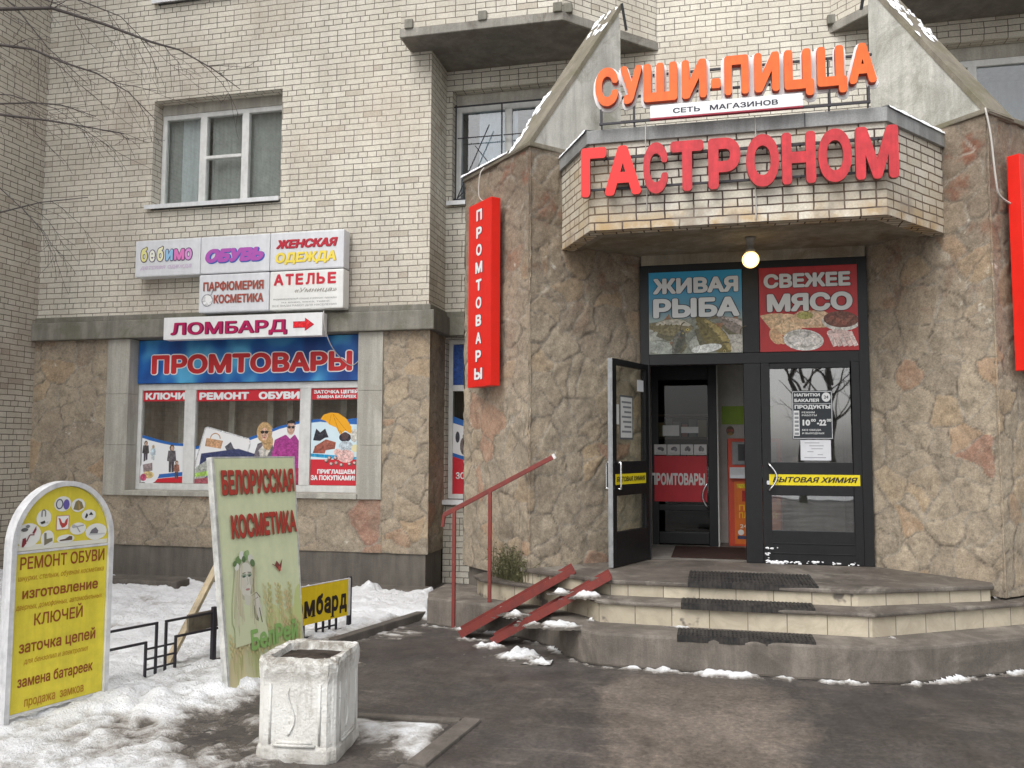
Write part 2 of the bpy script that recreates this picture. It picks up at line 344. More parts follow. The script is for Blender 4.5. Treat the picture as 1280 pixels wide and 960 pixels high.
    def build(s, name, mats, parent=None, bevel=0, smooth=False, xf=None):
        me = bpy.data.meshes.new(name); vs = s.v
        if xf: vs = [tuple(xf @ Vector(v)) for v in vs]
        me.from_pydata(vs, [], s.f)
        for m in (mats if isinstance(mats, (list,tuple)) else [mats]): me.materials.append(m)
        for p, i in zip(me.polygons, s.mi): p.material_index = i; p.use_smooth = smooth
        if bevel:
            bm = bmesh.new(); bm.from_mesh(me); bmesh.ops.remove_doubles(bm, verts=bm.verts, dist=1e-5)
            bmesh.ops.bevel(bm, geom=[e for e in bm.edges if len(e.link_faces) == 2 and e.calc_face_angle(0) > .5], offset=bevel, segments=2, affect='EDGES', profile=.6)
            bm.to_mesh(me); bm.free()
        uvmap(me)
        o = bpy.data.objects.new(name, me); COL.objects.link(o); o.parent = parent; return o
def uvmap(me):
    uv = me.uv_layers.new(name='UVMap').data
    for p in me.polygons:
        n = p.normal
        if abs(n.z) > .8: tx, ty = Vector((1,0,0)), Vector((0,1,0))
        else:
            tx = Vector((-n.y, n.x, 0)); tx = tx.normalized() if tx.length > 1e-6 else Vector((1,0,0)); ty = Vector((0,0,1))
        for li in p.loop_indices:
            co = me.vertices[me.loops[li].vertex_index].co; uv[li].uv = (co.dot(tx), co.dot(ty))
def thing(name, label, cat, loc=(0,0,0), rotz=0, group=None, mat=None):
    o = bpy.data.objects.new(name, None); COL.objects.link(o); o.empty_display_size = .2
    if mat is not None: o.matrix_world = mat
    else: o.location = loc; o.rotation_euler = (0,0,rotz)
    return tag(o, label, cat, group)
def tag(o, label, cat, group=None):
    o['label'] = label; o['category'] = cat
    if group: o['group'] = group
    return o
def kind(o, k): o['kind'] = k; return o
def box_part(name, mat, parent, b, bevel=0): return MB().box(*b).build(name, mat, parent, bevel)

# ---- writing: the built-in font, thickened by an offset; local frame x right, z up, facing -y
from mathutils.geometry import tessellate_polygon
def _contours(s, shear, res, space):
    c = bpy.data.curves.new('lettering', 'FONT'); c.body = s; c.size = 1; c.shear = shear; c.resolution_u = res; c.space_character = space
    o = bpy.data.objects.new('lettering', c); COL.objects.link(o)
    dg = bpy.context.evaluated_depsgraph_get(); dg.update()
    cv = o.evaluated_get(dg).to_curve(dg); out = []
    for sp in cv.splines:
        P = []
        if sp.type == 'BEZIER':
            bp = sp.bezier_points; n = len(bp)
            for i in range(n):
                p0, p3 = bp[i].co, bp[(i+1) % n].co; p1, p2 = bp[i].handle_right, bp[(i+1) % n].handle_left; P.append((p0.x, p0.y))
                d = (p3-p0); L = d.length
                if L > 1e-6 and max(abs((p1-p0).cross(d).z), abs((p2-p0).cross(d).z))/L > .002:
                    for k in range(1, res): t = k/res; q = p0*(1-t)**3+p1*3*t*(1-t)**2+p2*3*t*t*(1-t)+p3*t**3; P.append((q.x, q.y))
        else: P = [(p.co.x, p.co.y) for p in sp.points]
        Q = [p for i, p in enumerate(P) if math.hypot(p[0]-P[i-1][0], p[1]-P[i-1][1]) > 1e-5]
        if len(Q) > 2: out.append(Q)
    o.evaluated_get(dg).to_curve_clear(); bpy.data.objects.remove(o); bpy.data.curves.remove(c); return out
def _area(P): return .5*sum(P[i-1][0]*P[i][1]-P[i][0]*P[i-1][1] for i in range(len(P)))
def _in(p, P):
    r = False
    for i in range(len(P)):
        (ax, ay), (bx, by) = P[i-1], P[i]
        if (ay > p[1]) != (by > p[1]) and p[0] < (bx-ax)*(p[1]-ay)/(by-ay)+ax: r = not r
    return r
from mathutils.geometry import delaunay_2d_cdt
def _raw(s, shear, res=3, space=1.0):
    """triangles of the string by the non-zero winding rule (the font's contours cross themselves)"""
    C = _contours(s, shear, res, space); pts = [Vector(p) for P in C for p in P]; ed = []; o = 0
    for P in C: ed += [(o+i, o+(i+1) % len(P)) for i in range(len(P))]; o += len(P)
    V, _, F, *_r = delaunay_2d_cdt(pts, ed, [], 0, 1e-6)
    V = [(v.x, v.y) for v in V]; cen = np.array([[sum(V[i][k] for i in f)/3 for k in (0, 1)] for f in F])
    A = np.array([p for P in C for p in P]); Bn = np.array([p for P in C for p in P[1:]+P[:1]]); wind = np.zeros(len(F), int)
    for (ax, ay), (bx, by) in zip(A, Bn):
        if ay == by: continue
        hit = ((ay > cen[:,1]) != (by > cen[:,1])) & (cen[:,0] < (bx-ax)*(cen[:,1]-ay)/(by-ay)+ax); wind += hit*(1 if by > ay else -1)
    out = []
    for f, w_ in zip(F, wind):
        if w_ == 0: continue
        p, q, r = (V[i] for i in f); ar = (q[0]-p[0])*(r[1]-p[1])-(r[0]-p[0])*(q[1]-p[1])
        if abs(ar) > 1e-9: out.append(tuple(f) if ar > 0 else tuple(f[::-1]))
    es = {(f[i], f[(i+1) % 3]) for f in out for i in range(3)}
    return V, out, [0]*len(V), [e for e in es if (e[1], e[0]) not in es]
def text(s, x0, x1, z0, z1, y, parent, mat, bold=.02, shear=0, depth=0, name='lettering', side=None, res=3, ref='Н', xf=None, grow=0, space=1.0):
    """cap height fills z0..z1 and the width fills x0..x1; y is the front face, depth goes back from it.
    The strokes are thickened by laying shifted copies a hair apart."""
    raw, fs, lay, rim = _raw(s, shear, res, space); e = bold-grow
    cap = .542 if ref == 'б' else .728
    used = {i for f in fs for i in f}; lo = min(raw[i][0] for i in used)-e; hi = max(raw[i][0] for i in used)+e; kx = (x1-x0)/(hi-lo); kz = (z1-z0)/(cap+2*e)
    if bold < .012: sh = [(0, 0)]
    elif bold < .032: sh = [(bold*.75, bold*.7), (-bold*.73, bold*.72), (bold*.71, -bold*.69), (-bold*.77, -bold*.68)]
    else: sh = [(bold*math.cos(2*math.pi*k/12+.1)*(1-.003*k), bold*math.sin(2*math.pi*k/12+.1)*(1-.003*k)) for k in range(12)]+[(bold*(.45+.01*j)*i, bold*(.45+.02*i)*j) for i in (-1, 1) for j in (-1, 1)]
    mb = MB(); n = len(raw)
    for k, (dx, dz) in enumerate(sh):
        off = [.00007*k+.00001*l for l in lay]
        mb.add([(x0+(p[0]+dx-lo)*kx, y-f, z0+(p[1]+dz+e)*kz) for p, f in zip(raw, off)], fs)
        if depth:
            o = len(mb.v); mb.add([(x0+(p[0]+dx-lo)*kx, y+depth+f, z0+(p[1]+dz+e)*kz) for p, f in zip(raw, off)], [f[::-1] for f in fs], 1)
            sf = [(q[1]+o-n, q[0]+o-n, q[0]+o, q[1]+o) for q in rim]; mb.f += sf; mb.mi += [1]*len(sf)
    return mb.build(name, [mat, side or mat], parent, xf=xf)
FLAT = {(.58, .03, .045), (.80, .81, .82), (.03, .14, .45)}
PRINT = {}
def printed(c):
    """ink of a half-tone photograph: the hue wanders a little from place to place"""
    if tuple(c) in PRINT: return PRINT[tuple(c)]
    M = Mat('print_%02x%02x%02x' % tuple(int(min(1, x)*255) for x in c)); L = lin(c)[:3]
    n = M.ramp(M.noise(22, 6, .75, dist=.8), [(.30, .35), (.48, .9), (.70, 1.75)])
    col = M.mix(1, L, n, 'MULTIPLY'); col = M.mix(M.ramp(M.noise(13, 4, .7, dist=.5), [(.55, 0.0), (.68, .45)]), col, tuple(min(.7, x*1.3+.07) for x in L)); col = M.mix(M.ramp(M.noise(37, 4, .7), [(.58, 0.0), (.66, .55)]), col, tuple(x*.3 for x in L))
    PRINT[tuple(c)] = M.out(col, .4, .35); return PRINT[tuple(c)]
class Pic:
    flat = False; zoom = None        # zoom = (x, z, factor): enlarge what follows about a point
    """flat printed artwork: layers of coloured shapes, each a hair in front of the one before"""
    def __init__(s, y, step=.0001, clip=None): s.mb = MB(); s.y = y; s.step = step; s.mats = []; s.clip = clip
    def col(s, c, rough=.4):
        m = c if isinstance(c, bpy.types.Material) else plain(c, rough, .35, 0) if tuple(c) in FLAT or max(c) > .7 or s.flat else printed(c)
        if m not in s.mats: s.mats.append(m)
        return s.mats.index(m)
    def poly(s, pts, c):
        if s.zoom: zx, zz, zk = s.zoom; pts = [(zx+(x-zx)*zk, zz+(z-zz)*zk) for x, z in pts]
        if s.clip:
            for ax, lim, sg in ((0, s.clip[0], 1), (0, s.clip[1], -1), (1, s.clip[2], 1), (1, s.clip[3], -1)):
                out = []
                for i in range(len(pts)):
                    p, q = pts[i-1], pts[i]; pi, qi = (p[ax]-lim)*sg >= 0, (q[ax]-lim)*sg >= 0
                    if pi != qi: t = (lim-p[ax])/(q[ax]-p[ax]); out.append((p[0]+(q[0]-p[0])*t, p[1]+(q[1]-p[1])*t))
                    if qi: out.append(q)
                pts = out
                if len(pts) < 3: return s
        s.y -= s.step; i = s.col(c); a = sum(pts[k][0]*pts[(k+1) % len(pts)][1]-pts[(k+1) % len(pts)][0]*pts[k][1] for k in range(len(pts)))
        if a < 0: pts = pts[::-1]
        s.mb.add([(p[0], s.y, p[1]) for p in pts], [tuple(range(len(pts)))], i); return s
    def ell(s, cx, cz, rx, rz, c, rot=0, seg=20, a0=0, a1=360):
        full = a1-a0 >= 360; n = seg; pts = []
        for k in range(n if full else n+1):
            a = R(a0+(a1-a0)*k/n); x, z = rx*math.cos(a), rz*math.sin(a); r = R(rot)
            pts.append((cx+x*math.cos(r)-z*math.sin(r), cz+x*math.sin(r)+z*math.cos(r)))
        return s.poly(pts, c)
    def rect(s, x0, x1, z0, z1, c): return s.poly([(x0,z0),(x1,z0),(x1,z1),(x0,z1)], c)
    def line(s, pts, wd, c):
        if s.zoom: zx, zz, zk = s.zoom; pts = [(zx+(x-zx)*zk, zz+(z-zz)*zk) for x, z in pts]; wd *= zk
        s.y -= s.step; i = s.col(c)
        for (a, b), (e, d) in zip(pts, pts[1:]):
            dx, dz = e-a, d-b; L = math.hypot(dx, dz) or 1; nx, nz = -dz/L*wd/2, dx/L*wd/2
            s.mb.add([(a-nx,s.y,b-nz),(e-nx,s.y,d-nz),(e+nx,s.y,d+nz),(a+nx,s.y,b+nz)], [(0,1,2,3)], i)
        return s
    def build(s, parent, name='picture', xf=None): return s.mb.build(name, s.mats, parent, xf=xf)
def amap(u0, x0, u1, x1, v0, z0, v1, z1):
    return lambda u, v: (x0+(u-u0)*(x1-x0)/(u1-u0), z0+(v-v0)*(z1-z0)/(v1-v0))

# ---- rough stone cladding: a fine grid cut into irregular stones
def stone_sheet(p0, p1, z0, z1, seed, size=.30, res=.02, amp=.010, ext=(0, 0)):
    rng = np.random.RandomState(seed)
    p0 = np.array(p0[:2], float); p1 = np.array(p1[:2], float); L = np.linalg.norm(p1-p0); d = (p1-p0)/L; p0 = p0-d*ext[0]; L += ext[0]+ext[1]; nrm = np.array([d[1], -d[0]])
    nx = max(2, int(L/res)+1); nz = max(2, int((z1-z0)/res)+1)
    S, Z = np.meshgrid(np.linspace(0, L, nx), np.linspace(z0, z1, nz)); S = S.ravel(); Z = Z.ravel()
    seeds = []
    x = -size
    while x < L+size:
        z = z0-size
        while z < z1+size:
            if rng.rand() > .16: seeds.append((x+rng.uniform(-.5,.5)*size, z+rng.uniform(-.5,.5)*size))
            z += size*.82
        x += size
    seeds = np.array(seeds); K = len(seeds); r1 = rng.rand(K); r2 = rng.rand(K); tilt = rng.uniform(-.07,.07,(K,2)); sqx = 1
    # wobble the lookup so the joints are not straight
    wob = np.array([mnoise.noise_vector(Vector((a*3.1+seed, b*3.1, seed*.7))) for a, b in zip(S, Z)])
    wob2 = np.array([mnoise.noise_vector(Vector((a*11+seed, b*11, seed*1.7))) for a, b in zip(S, Z)])
    a = S+wob[:,0]*.10+wob2[:,0]*.022; b = Z+wob[:,1]*.10+wob2[:,1]*.022
    D = np.hypot((a[:,None]-seeds[None,:,0])*.9, (b[:,None]-seeds[None,:,1])*1.05)
    idx = np.argpartition(D, 1, axis=1)[:, :2]; d0 = np.take_along_axis(D, idx, 1); o = np.argsort(d0, axis=1); idx = np.take_along_axis(idx, o, 1); d0 = np.take_along_axis(d0, o, 1)
    i1, i2 = idx[:,0], idx[:,1]; sep = np.hypot(*(seeds[i1]-seeds[i2]).T)
    e = (d0[:,1]**2-d0[:,0]**2)/(2*np.maximum(sep, .03))
    rise = np.clip(e/.012, 0, 1); rise = rise*rise*(3-2*rise)
    dome = np.clip(e/.12, 0, 1)
    h = amp*(.75*rise+.3*dome**.6)+rise*(tilt[i1,0]*(a-seeds[i1,0])+tilt[i1,1]*(b-seeds[i1,1]))*.32+(r2[i1]-.5)*.012*rise
    h += np.array([mnoise.fractal(Vector((s*9, z*9, seed)), .75, 2.1, 5) for s, z in zip(S, Z)])*.007
    edge = 1-np.clip((e-.004)/.009, 0, 1)
    P = p0[None]+d[None]*S[:,None]+nrm[None]*h[:,None]
    verts = np.column_stack([P, Z]); ii = np.arange(nx*nz).reshape(nz, nx)
    faces = np.stack([ii[:-1,:-1], ii[:-1,1:], ii[1:,1:], ii[1:,:-1]], -1).reshape(-1, 4)
    colr = np.column_stack([r1[i1], edge, r2[i1], np.ones_like(e)])
    return verts, faces, colr
def stone_obj(name, sheets, parent):
    V = []; F = []; Cc = []; o = 0
    for v, f, c in sheets: V.append(v); F.append(f+o); Cc.append(c); o += len(v)
    V = np.concatenate(V); F = np.concatenate(F); Cc = np.concatenate(Cc)
    me = bpy.data.meshes.new(name); me.from_pydata(V.tolist(), [], F.tolist()); me.materials.append(M_stone)
    at = me.color_attributes.new('stone', 'FLOAT_COLOR', 'POINT'); at.data.foreach_set('color', Cc.ravel().astype(np.float32))
    me.polygons.foreach_set('use_smooth', [True]*len(F))
    ob = bpy.data.objects.new(name, me); COL.objects.link(ob); ob.parent = parent; return ob
# ---- height-field of snow
def height_sheet(name, x0, x1, y0, y1, res, fn, base=0.0, mat=None, depth_scale=.09, parent=None, cull=-.004):
    nx = int((x1-x0)/res)+1; ny = int((y1-y0)/res)+1; X, Y = np.meshgrid(np.linspace(x0, x1, nx), np.linspace(y0, y1, ny)); X = X.ravel(); Y = Y.ravel()
    H = fn(X, Y); ii = np.arange(nx*ny).reshape(ny, nx)
    faces = np.stack([ii[:-1,:-1], ii[:-1,1:], ii[1:,1:], ii[1:,:-1]], -1).reshape(-1, 4)
    faces = faces[(H[faces] > cull).any(1) & (H[faces] > -.5).all(1)]; used = np.unique(faces); rm = -np.ones(nx*ny, int); rm[used] = np.arange(len(used))
    me = bpy.data.meshes.new(name); me.from_pydata(np.column_stack([X, Y, base+H])[used].tolist(), [], rm[faces].tolist()); me.materials.append(mat or M_snow)
    at = me.attributes.new('depth', 'FLOAT', 'POINT'); at.data.foreach_set('value', np.clip(H[used]/depth_scale, 0, 1).astype(np.float32))
    me.polygons.foreach_set('use_smooth', [True]*len(me.polygons))
    o = bpy.data.objects.new(name, me); COL.objects.link(o); o.parent = parent; return o
def nz(X, Y, sc, seed, octv=4): return np.array([mnoise.fractal(Vector((x*sc, y*sc, seed)), .9, 2.0, octv) for x, y in zip(X, Y)])
def seg_dist(X, Y, pts):
    D = np.full(len(X), 1e9)
    for (ax, ay), (bx, by) in zip(pts, pts[1:]):
        dx, dy = bx-ax, by-ay; t = np.clip(((X-ax)*dx+(Y-ay)*dy)/(dx*dx+dy*dy), 0, 1); D = np.minimum(D, np.hypot(X-ax-t*dx, Y-ay-t*dy))
    return D
def inside(X, Y, poly):
    r = np.zeros(len(X), bool); n = len(poly)
    for i in range(n):
        (ax, ay), (bx, by) = poly[i], poly[(i+1) % n]
        if ay == by: continue
        c = ((ay > Y) != (by > Y)) & (X < (bx-ax)*(Y-ay)/(by-ay)+ax); r ^= c
    return r

# ------------------------------------------------------------------ ground
g = MB(); g.box(-240, 240, -240, 60, -.4, 0); kind(g.build('asphalt_ground', M_asphalt), 'structure')

# ------------------------------------------------------------------ the building
YF, YB, YW, TOP = 10.21, 10.88, -9.37, 13.0       # projecting front, recessed front, side wing plane, height built
bld = thing('apartment_building', 'cream brick apartment block with rubble stone ground floor and a porch between stone piers', 'building', (0, 0, 0))
def B(name, mb, mat, bevel=0, **k): return mb.build(name, mat, bld, bevel, **k)
PL0, PL1 = (-1.75, 8.25), (-.73, 9.27)            # left pier: outer corner, door jamb
PR0, PR1 = (2.47, 8.33), (1.57, 9.27)
CL, CR = -3.48, 4.15                              # where the projecting fronts end
win_holes = []
# upper front left of the porch (brick), with two storeys of windows
WX0, WX1 = -7.58, -5.60
def hole(x0, x1, z0, z1, org): return (x0-org, x1-org, z0, z1)
m = MB(); m.wall((YW, YF), (CL, YF), 3.5, TOP, [hole(WX0, WX1, 5.06+k*2.97, 6.63+k*2.97, YW) for k in (0, 1, 2)])
m.wall((CL, YF), (CL, YB), 3.5, TOP)
for k in (0, 1, 2): m.reveal(WX0, WX1, 5.06+k*2.97, 6.63+k*2.97, YF, YF+.32)
B('brick_wall', m, M_brick)
# recessed brick front behind the balconies and the sign
m = MB(); H2 = [hole(-3.40, -1.35, 5.06, 6.67, CL), hole(2.05, 4.08, 5.06, 6.67, CL)]
m.wall((CL, YB), (CR, YB), 3.5, TOP, H2)
for x0, x1 in ((-3.40, -1.35), (2.05, 4.08)): m.reveal(x0, x1, 5.06, 6.67, YB, YB+.3)
B('brick_wall', m, M_brick)
m = MB(); m.wall((CL, YB), (-2.60, YB), 0, 3.3, [hole(-3.46, -2.62, 1.08, 3.24, CL)]); m.reveal(-3.46, -2.62, 1.08, 3.24, YB, YB+.25); B('brick_wall', m, M_brick)
m = MB(); m.wall((CR, YB), (CR, YF), 0, TOP); m.wall((CR, YF), (9.5, YF), 0, TOP); B('brick_wall', m, M_brick)
# side wing at the far left, facing right
m = MB(); m.wall((YW, -3.0), (YW, YF+.3), -.1, TOP); m.box(YW-3, YW-.003, -3.0, 10.5, -.1, TOP-.1); B('side_wing', m, M_brick_wing)
# solid core behind the fronts
m = MB(); m.box(YW, -3.9, 11.3, 18, -.1, TOP); m.box(-3.9, 9.5, 11.9, 18, -.1, TOP); m.box(YW, 9.5, YF+.45, 18.1, TOP-.3, TOP+.2); B('inner_core', m, M_dark)
# stone ground floor of the projecting left front
ZS0, ZS1 = .45, 3.27
st = [stone_sheet((YW, YF), (-8.14, YF), ZS0, ZS1, 11, .36), stone_sheet((-8.14, YF), (-4.07, YF), ZS0, 1.115, 12, .44), stone_sheet((-4.09, YF), (CL+.01, YF), ZS0, ZS1, 13, .30, ext=(0, .012)),
      stone_sheet((CL, YF-.01), (CL, YB), ZS0, ZS1, 14, .34)]
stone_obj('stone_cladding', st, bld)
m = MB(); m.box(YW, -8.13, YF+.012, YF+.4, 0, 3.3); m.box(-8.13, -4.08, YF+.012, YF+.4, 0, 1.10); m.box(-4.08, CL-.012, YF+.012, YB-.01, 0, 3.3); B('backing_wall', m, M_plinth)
m = MB(); m.box(YW, CL-.03, YF+.035, YF+.2, -.1, .47); m.box(YW, CL+.05, YF-.30, YF+.034, -.1, .055); m.box(CL-.06, CL-.028, YF+.05, YB, -.1, .47); B('plinth', m, M_plinth, .012)
# concrete band between the ground floor and the brickwork
m = MB(); m.prism([(YW, YF-.10), (CL+.10, YF-.10), (CL+.10, YB-.10), (-2.60, YB-.10), (-2.60, YB+.2), (CL-.1, YB+.2), (CL-.1, YF+.2), (YW, YF+.2)], 3.265, 3.515)
m.prism([(YW, YF-.035), (CL+.035, YF-.035), (CL+.035, YB-.03), (-2.60, YB-.03), (-2.60, YB+.2), (CL-.1, YB+.2), (CL-.1, YF+.2), (YW, YF+.2)], 3.517, 3.60)
B('concrete_band', m, M_band, .014)
# light concrete jambs and sill of the shop window
for x0, x1 in ((-8.15, -7.80), (-4.42, -4.08)):
    m = MB(); a = 1.115
    for zt in (1.80, 2.50, 3.262): m.box(x0, x1, YF-.035, YF+.34, a+.002, zt); a = zt
    B('window_jamb', m, M_jamb, .006)
m = MB(); m.box(-7.83, -4.40, YF-.06, YF+.3, 1.118, 1.185); B('window_sill', m, M_jamb, .008)

# ---- windows
def glazed(x0, x1, z0, z1, y, stiles, rails, name='window', fw=.065, mat=None, glass=None, room=True, curtain=None, sill=True, silly=None, head=0):
    """frame with stiles at the given x and rails (xa, xb, z); panes, dark room and sill are its sub-parts"""
    f = MB(); d = .07
    f.box(x0, x0+fw, y, y+d, z0, z1); f.box(x1-fw, x1, y, y+d, z0, z1); f.box(x0+fw, x1-fw, y, y+d, z0, z0+fw); f.box(x0+fw, x1-fw, y, y+d, z1-fw, z1)
    for a, b in stiles: f.box(a, b, y-.004, y+d, z0+fw, z1-fw)
    for a, b, c in rails: f.box(a, b, y-.012, y+d-.01, c-.022, c+.022)
    fr = f.build(name, mat or M_pvc, bld, .006)
    xs = [x0+fw]+[q for s in stiles for q in s]+[x1-fw]
    for a, b in zip(xs[::2], xs[1::2]): box_part('pane', glass or M_glass, fr, (a, b, y+.028, y+.036, z0+fw, z1-fw))
    if room:
        r = MB(); r.add([(x0,y+.75,z0),(x1,y+.75,z0),(x1,y+.75,z1),(x0,y+.75,z1),(x0,y+.07,z0),(x1,y+.07,z0),(x1,y+.07,z1),(x0,y+.07,z1)],
                        [(0,1,2,3),(4,0,3,7),(1,5,6,2),(3,2,6,7),(4,5,1,0)]); r.build('room_lining', M_room, fr)
    for c in curtain or ():
        k = MB(); n = 40; vs = [(c[0]+(c[1]-c[0])*i/n, y+.13+.005*math.sin(i*1.3)+.003*math.sin(i*2.9), zz) for zz in (z0+.03, z1-.03) for i in range(n+1)]
        k.add(vs, [(i, i+1, n+2+i, n+1+i) for i in range(n)]); k.build('curtain', c[2], fr, smooth=True)
    if head: box_part('head_panel', M_jamb, fr, (x0, x1, y-.01, y+.06, z1+.002, z1+head))
    if sill: s = MB(); s.box(x0-.06, x1+.02, silly-.06, y, z0-.035, z0-.012); s.box(x0-.06, x1+.02, silly-.075, silly-.06, z0-.07, z0-.012); s.build('sill', M_whitemetal, fr)
    return fr
cur_w = plain((.62, .66, .69), .9, .1, .1); cur_g = plain((.40, .41, .40), .9, .1, .15)
for k in (0, 1, 2):
    dz = k*2.97
    glazed(-7.575, -5.605, 5.135+dz, 6.49+dz, YF+.20, [(-6.97, -6.865), (-6.315, -6.21)], [(-6.865, -6.315, 5.83+dz)], curtain=[(-7.33, -6.90, cur_w), (-7.56, -7.335, cur_g), (-6.85, -6.30, cur_g), (-6.25, -5.62, cur_g)], silly=YF, head=.14)
for x0, x1, st_ in ((-3.395, -1.355, (-2.70, -2.60)), (2.055, 4.075, (3.1, 3.2))):
    fr = glazed(x0, x1, 5.12, 6.50, YB+.17, [st_], [], fw=.08, glass=M_glass_recess, curtain=[(x0+.3, x0+.85, cur_w)], silly=YB, head=.165)
    if x0 > 0: continue
    gr = MB(); y = YB+.06; cx, cz = x0+.15, 5.16        # black grille: sunrise pattern of bars
    for a, b in (((x0+.03, 5.13), (x0+.03, 6.49)), ((x1-.03, 5.13), (x1-.03, 6.49)), ((x0, 5.16), (x1, 5.16)), ((x0, 6.46), (x1, 6.46)), ((x0+.68, 5.16), (x0+.68, 6.46)), ((x0+1.36, 5.16), (x0+1.36, 6.46))):
        gr.bar((a[0], y, a[1]), (b[0], y, b[1]), .018)
    for sx in (x0+.05, x0+.70, x0+1.38):
        for q in ((.60, .55), (.45, 1.0)): gr.bar((sx, y+.016, 5.18), (sx+q[0], y+.016, 5.18+q[1]), .012)
        gr.bar((sx+.25, y+.016, 5.9), (sx+.60, y+.016, 5.45), .012); gr.bar((sx, y+.016, 6.02), (sx+.62, y+.016, 6.02), .012)
    gr.build('window_grille', M_iron, fr)
# shop window: white frame in three lights under the banner
shop = glazed(-7.83, -4.42, 1.19, 2.645, YF+.19, [(-7.07, -6.90), (-5.335, -5.18)], [], name='shop_window', fw=.085, mat=M_pvc, glass=M_glass_shop, room=False, sill=False)
r = MB(); y = YF+.29; r.add([(-7.8,y+.5,1.2),(-4.43,y+.5,1.2),(-4.43,y+.5,2.64),(-7.8,y+.5,2.64),(-7.8,y,1.2),(-4.43,y,1.2),(-4.43,y,2.64),(-7.8,y,2.64)], [(0,1,2,3),(4,0,3,7),(1,5,6,2),(3,2,6,7),(4,5,1,0)])
r.build('shop_interior', plain((.58, .50, .43), .8, .2, .2), shop)
s = MB()
for x in (-7.45, -6.65, -6.05, -5.75, -4.95): s.box(x, x+.09, YF+.62, YF+.66, 1.25, 2.6)
s.build('upright_posts', plain((.75, .72, .66), .6, .3, .2), shop)  # pale upright posts behind the glass
zoo = glazed(-3.455, -2.625, 1.10, 3.235, YB+.12, [], [], name='shop_window', fw=.06, room=True, sill=True, silly=YB)
box_part('transom_rail', M_pvc, zoo, (-3.394, -2.686, YB+.112, YB+.185, 2.54, 2.62))

# ---- stone piers with their concrete fins
def along(p, q, s): L = math.hypot(q[0]-p[0], q[1]-p[1]); return (p[0]+(q[0]-p[0])*s/L, p[1]+(q[1]-p[1])*s/L)
PLb = (-2.70, 9.20); PRb = (3.42, 9.28); ZP = 4.82
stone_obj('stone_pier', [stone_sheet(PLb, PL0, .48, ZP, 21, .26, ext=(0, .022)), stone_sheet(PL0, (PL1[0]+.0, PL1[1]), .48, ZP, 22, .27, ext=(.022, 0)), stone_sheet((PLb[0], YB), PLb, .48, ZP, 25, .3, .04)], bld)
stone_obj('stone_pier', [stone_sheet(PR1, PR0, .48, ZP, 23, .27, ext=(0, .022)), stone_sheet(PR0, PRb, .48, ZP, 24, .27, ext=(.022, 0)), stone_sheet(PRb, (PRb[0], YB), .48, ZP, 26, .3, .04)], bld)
m = MB()
m.prism([(PL0[0], PL0[1]+.02), (PL1[0]-.02, PL1[1]), (-.75, YB+.3), (-2.68, YB+.3), (PLb[0]+.02, PLb[1])], .47, ZP-.01)
m.prism([(PR0[0], PR0[1]+.02), (PRb[0]-.02, PRb[1]), (PRb[0]-.02, YB+.3), (1.59, YB+.3), (PR1[0]+.02, PR1[1])], .47, ZP-.01)
m.box(-.75, 1.59, 9.36, YB-.01, 3.76, ZP-.01)
B('pier_core', m, M_plinth)
m = MB()
m.prism([(PL0[0]+.02, PL0[1]+.06), (-.80, 9.3), (-.80, YB), (-2.62, YB), (PLb[0]+.06, PLb[1]+.02)], 0, .478); B('pier_foot', m, M_plinth); m = MB()
m.prism([(PR0[0]-.02, PR0[1]+.06), (PRb[0]-.06, PRb[1]+.02), (PRb[0]-.06, YB), (1.62, YB), (1.62, 9.3)], 0, .478)
B('pier_foot', m, M_plinth)
def coping(pts, name):
    m = MB(); m.prism(pts, ZP-.005, ZP+.045); return B(name, m, M_fin_top, .01)
coping([(PL0[0], PL0[1]-.05), (-.70, 9.30), (-.70, YB-.01), (-2.72, YB-.01), (PLb[0]-.04, PLb[1]-.01)], 'pier_coping')
coping([(PR0[0], PR0[1]-.05), (PRb[0]+.04, PRb[1]-.01), (PRb[0]+.04, YB-.01), (1.54, YB-.01), (1.54, 9.30)], 'pier_coping')
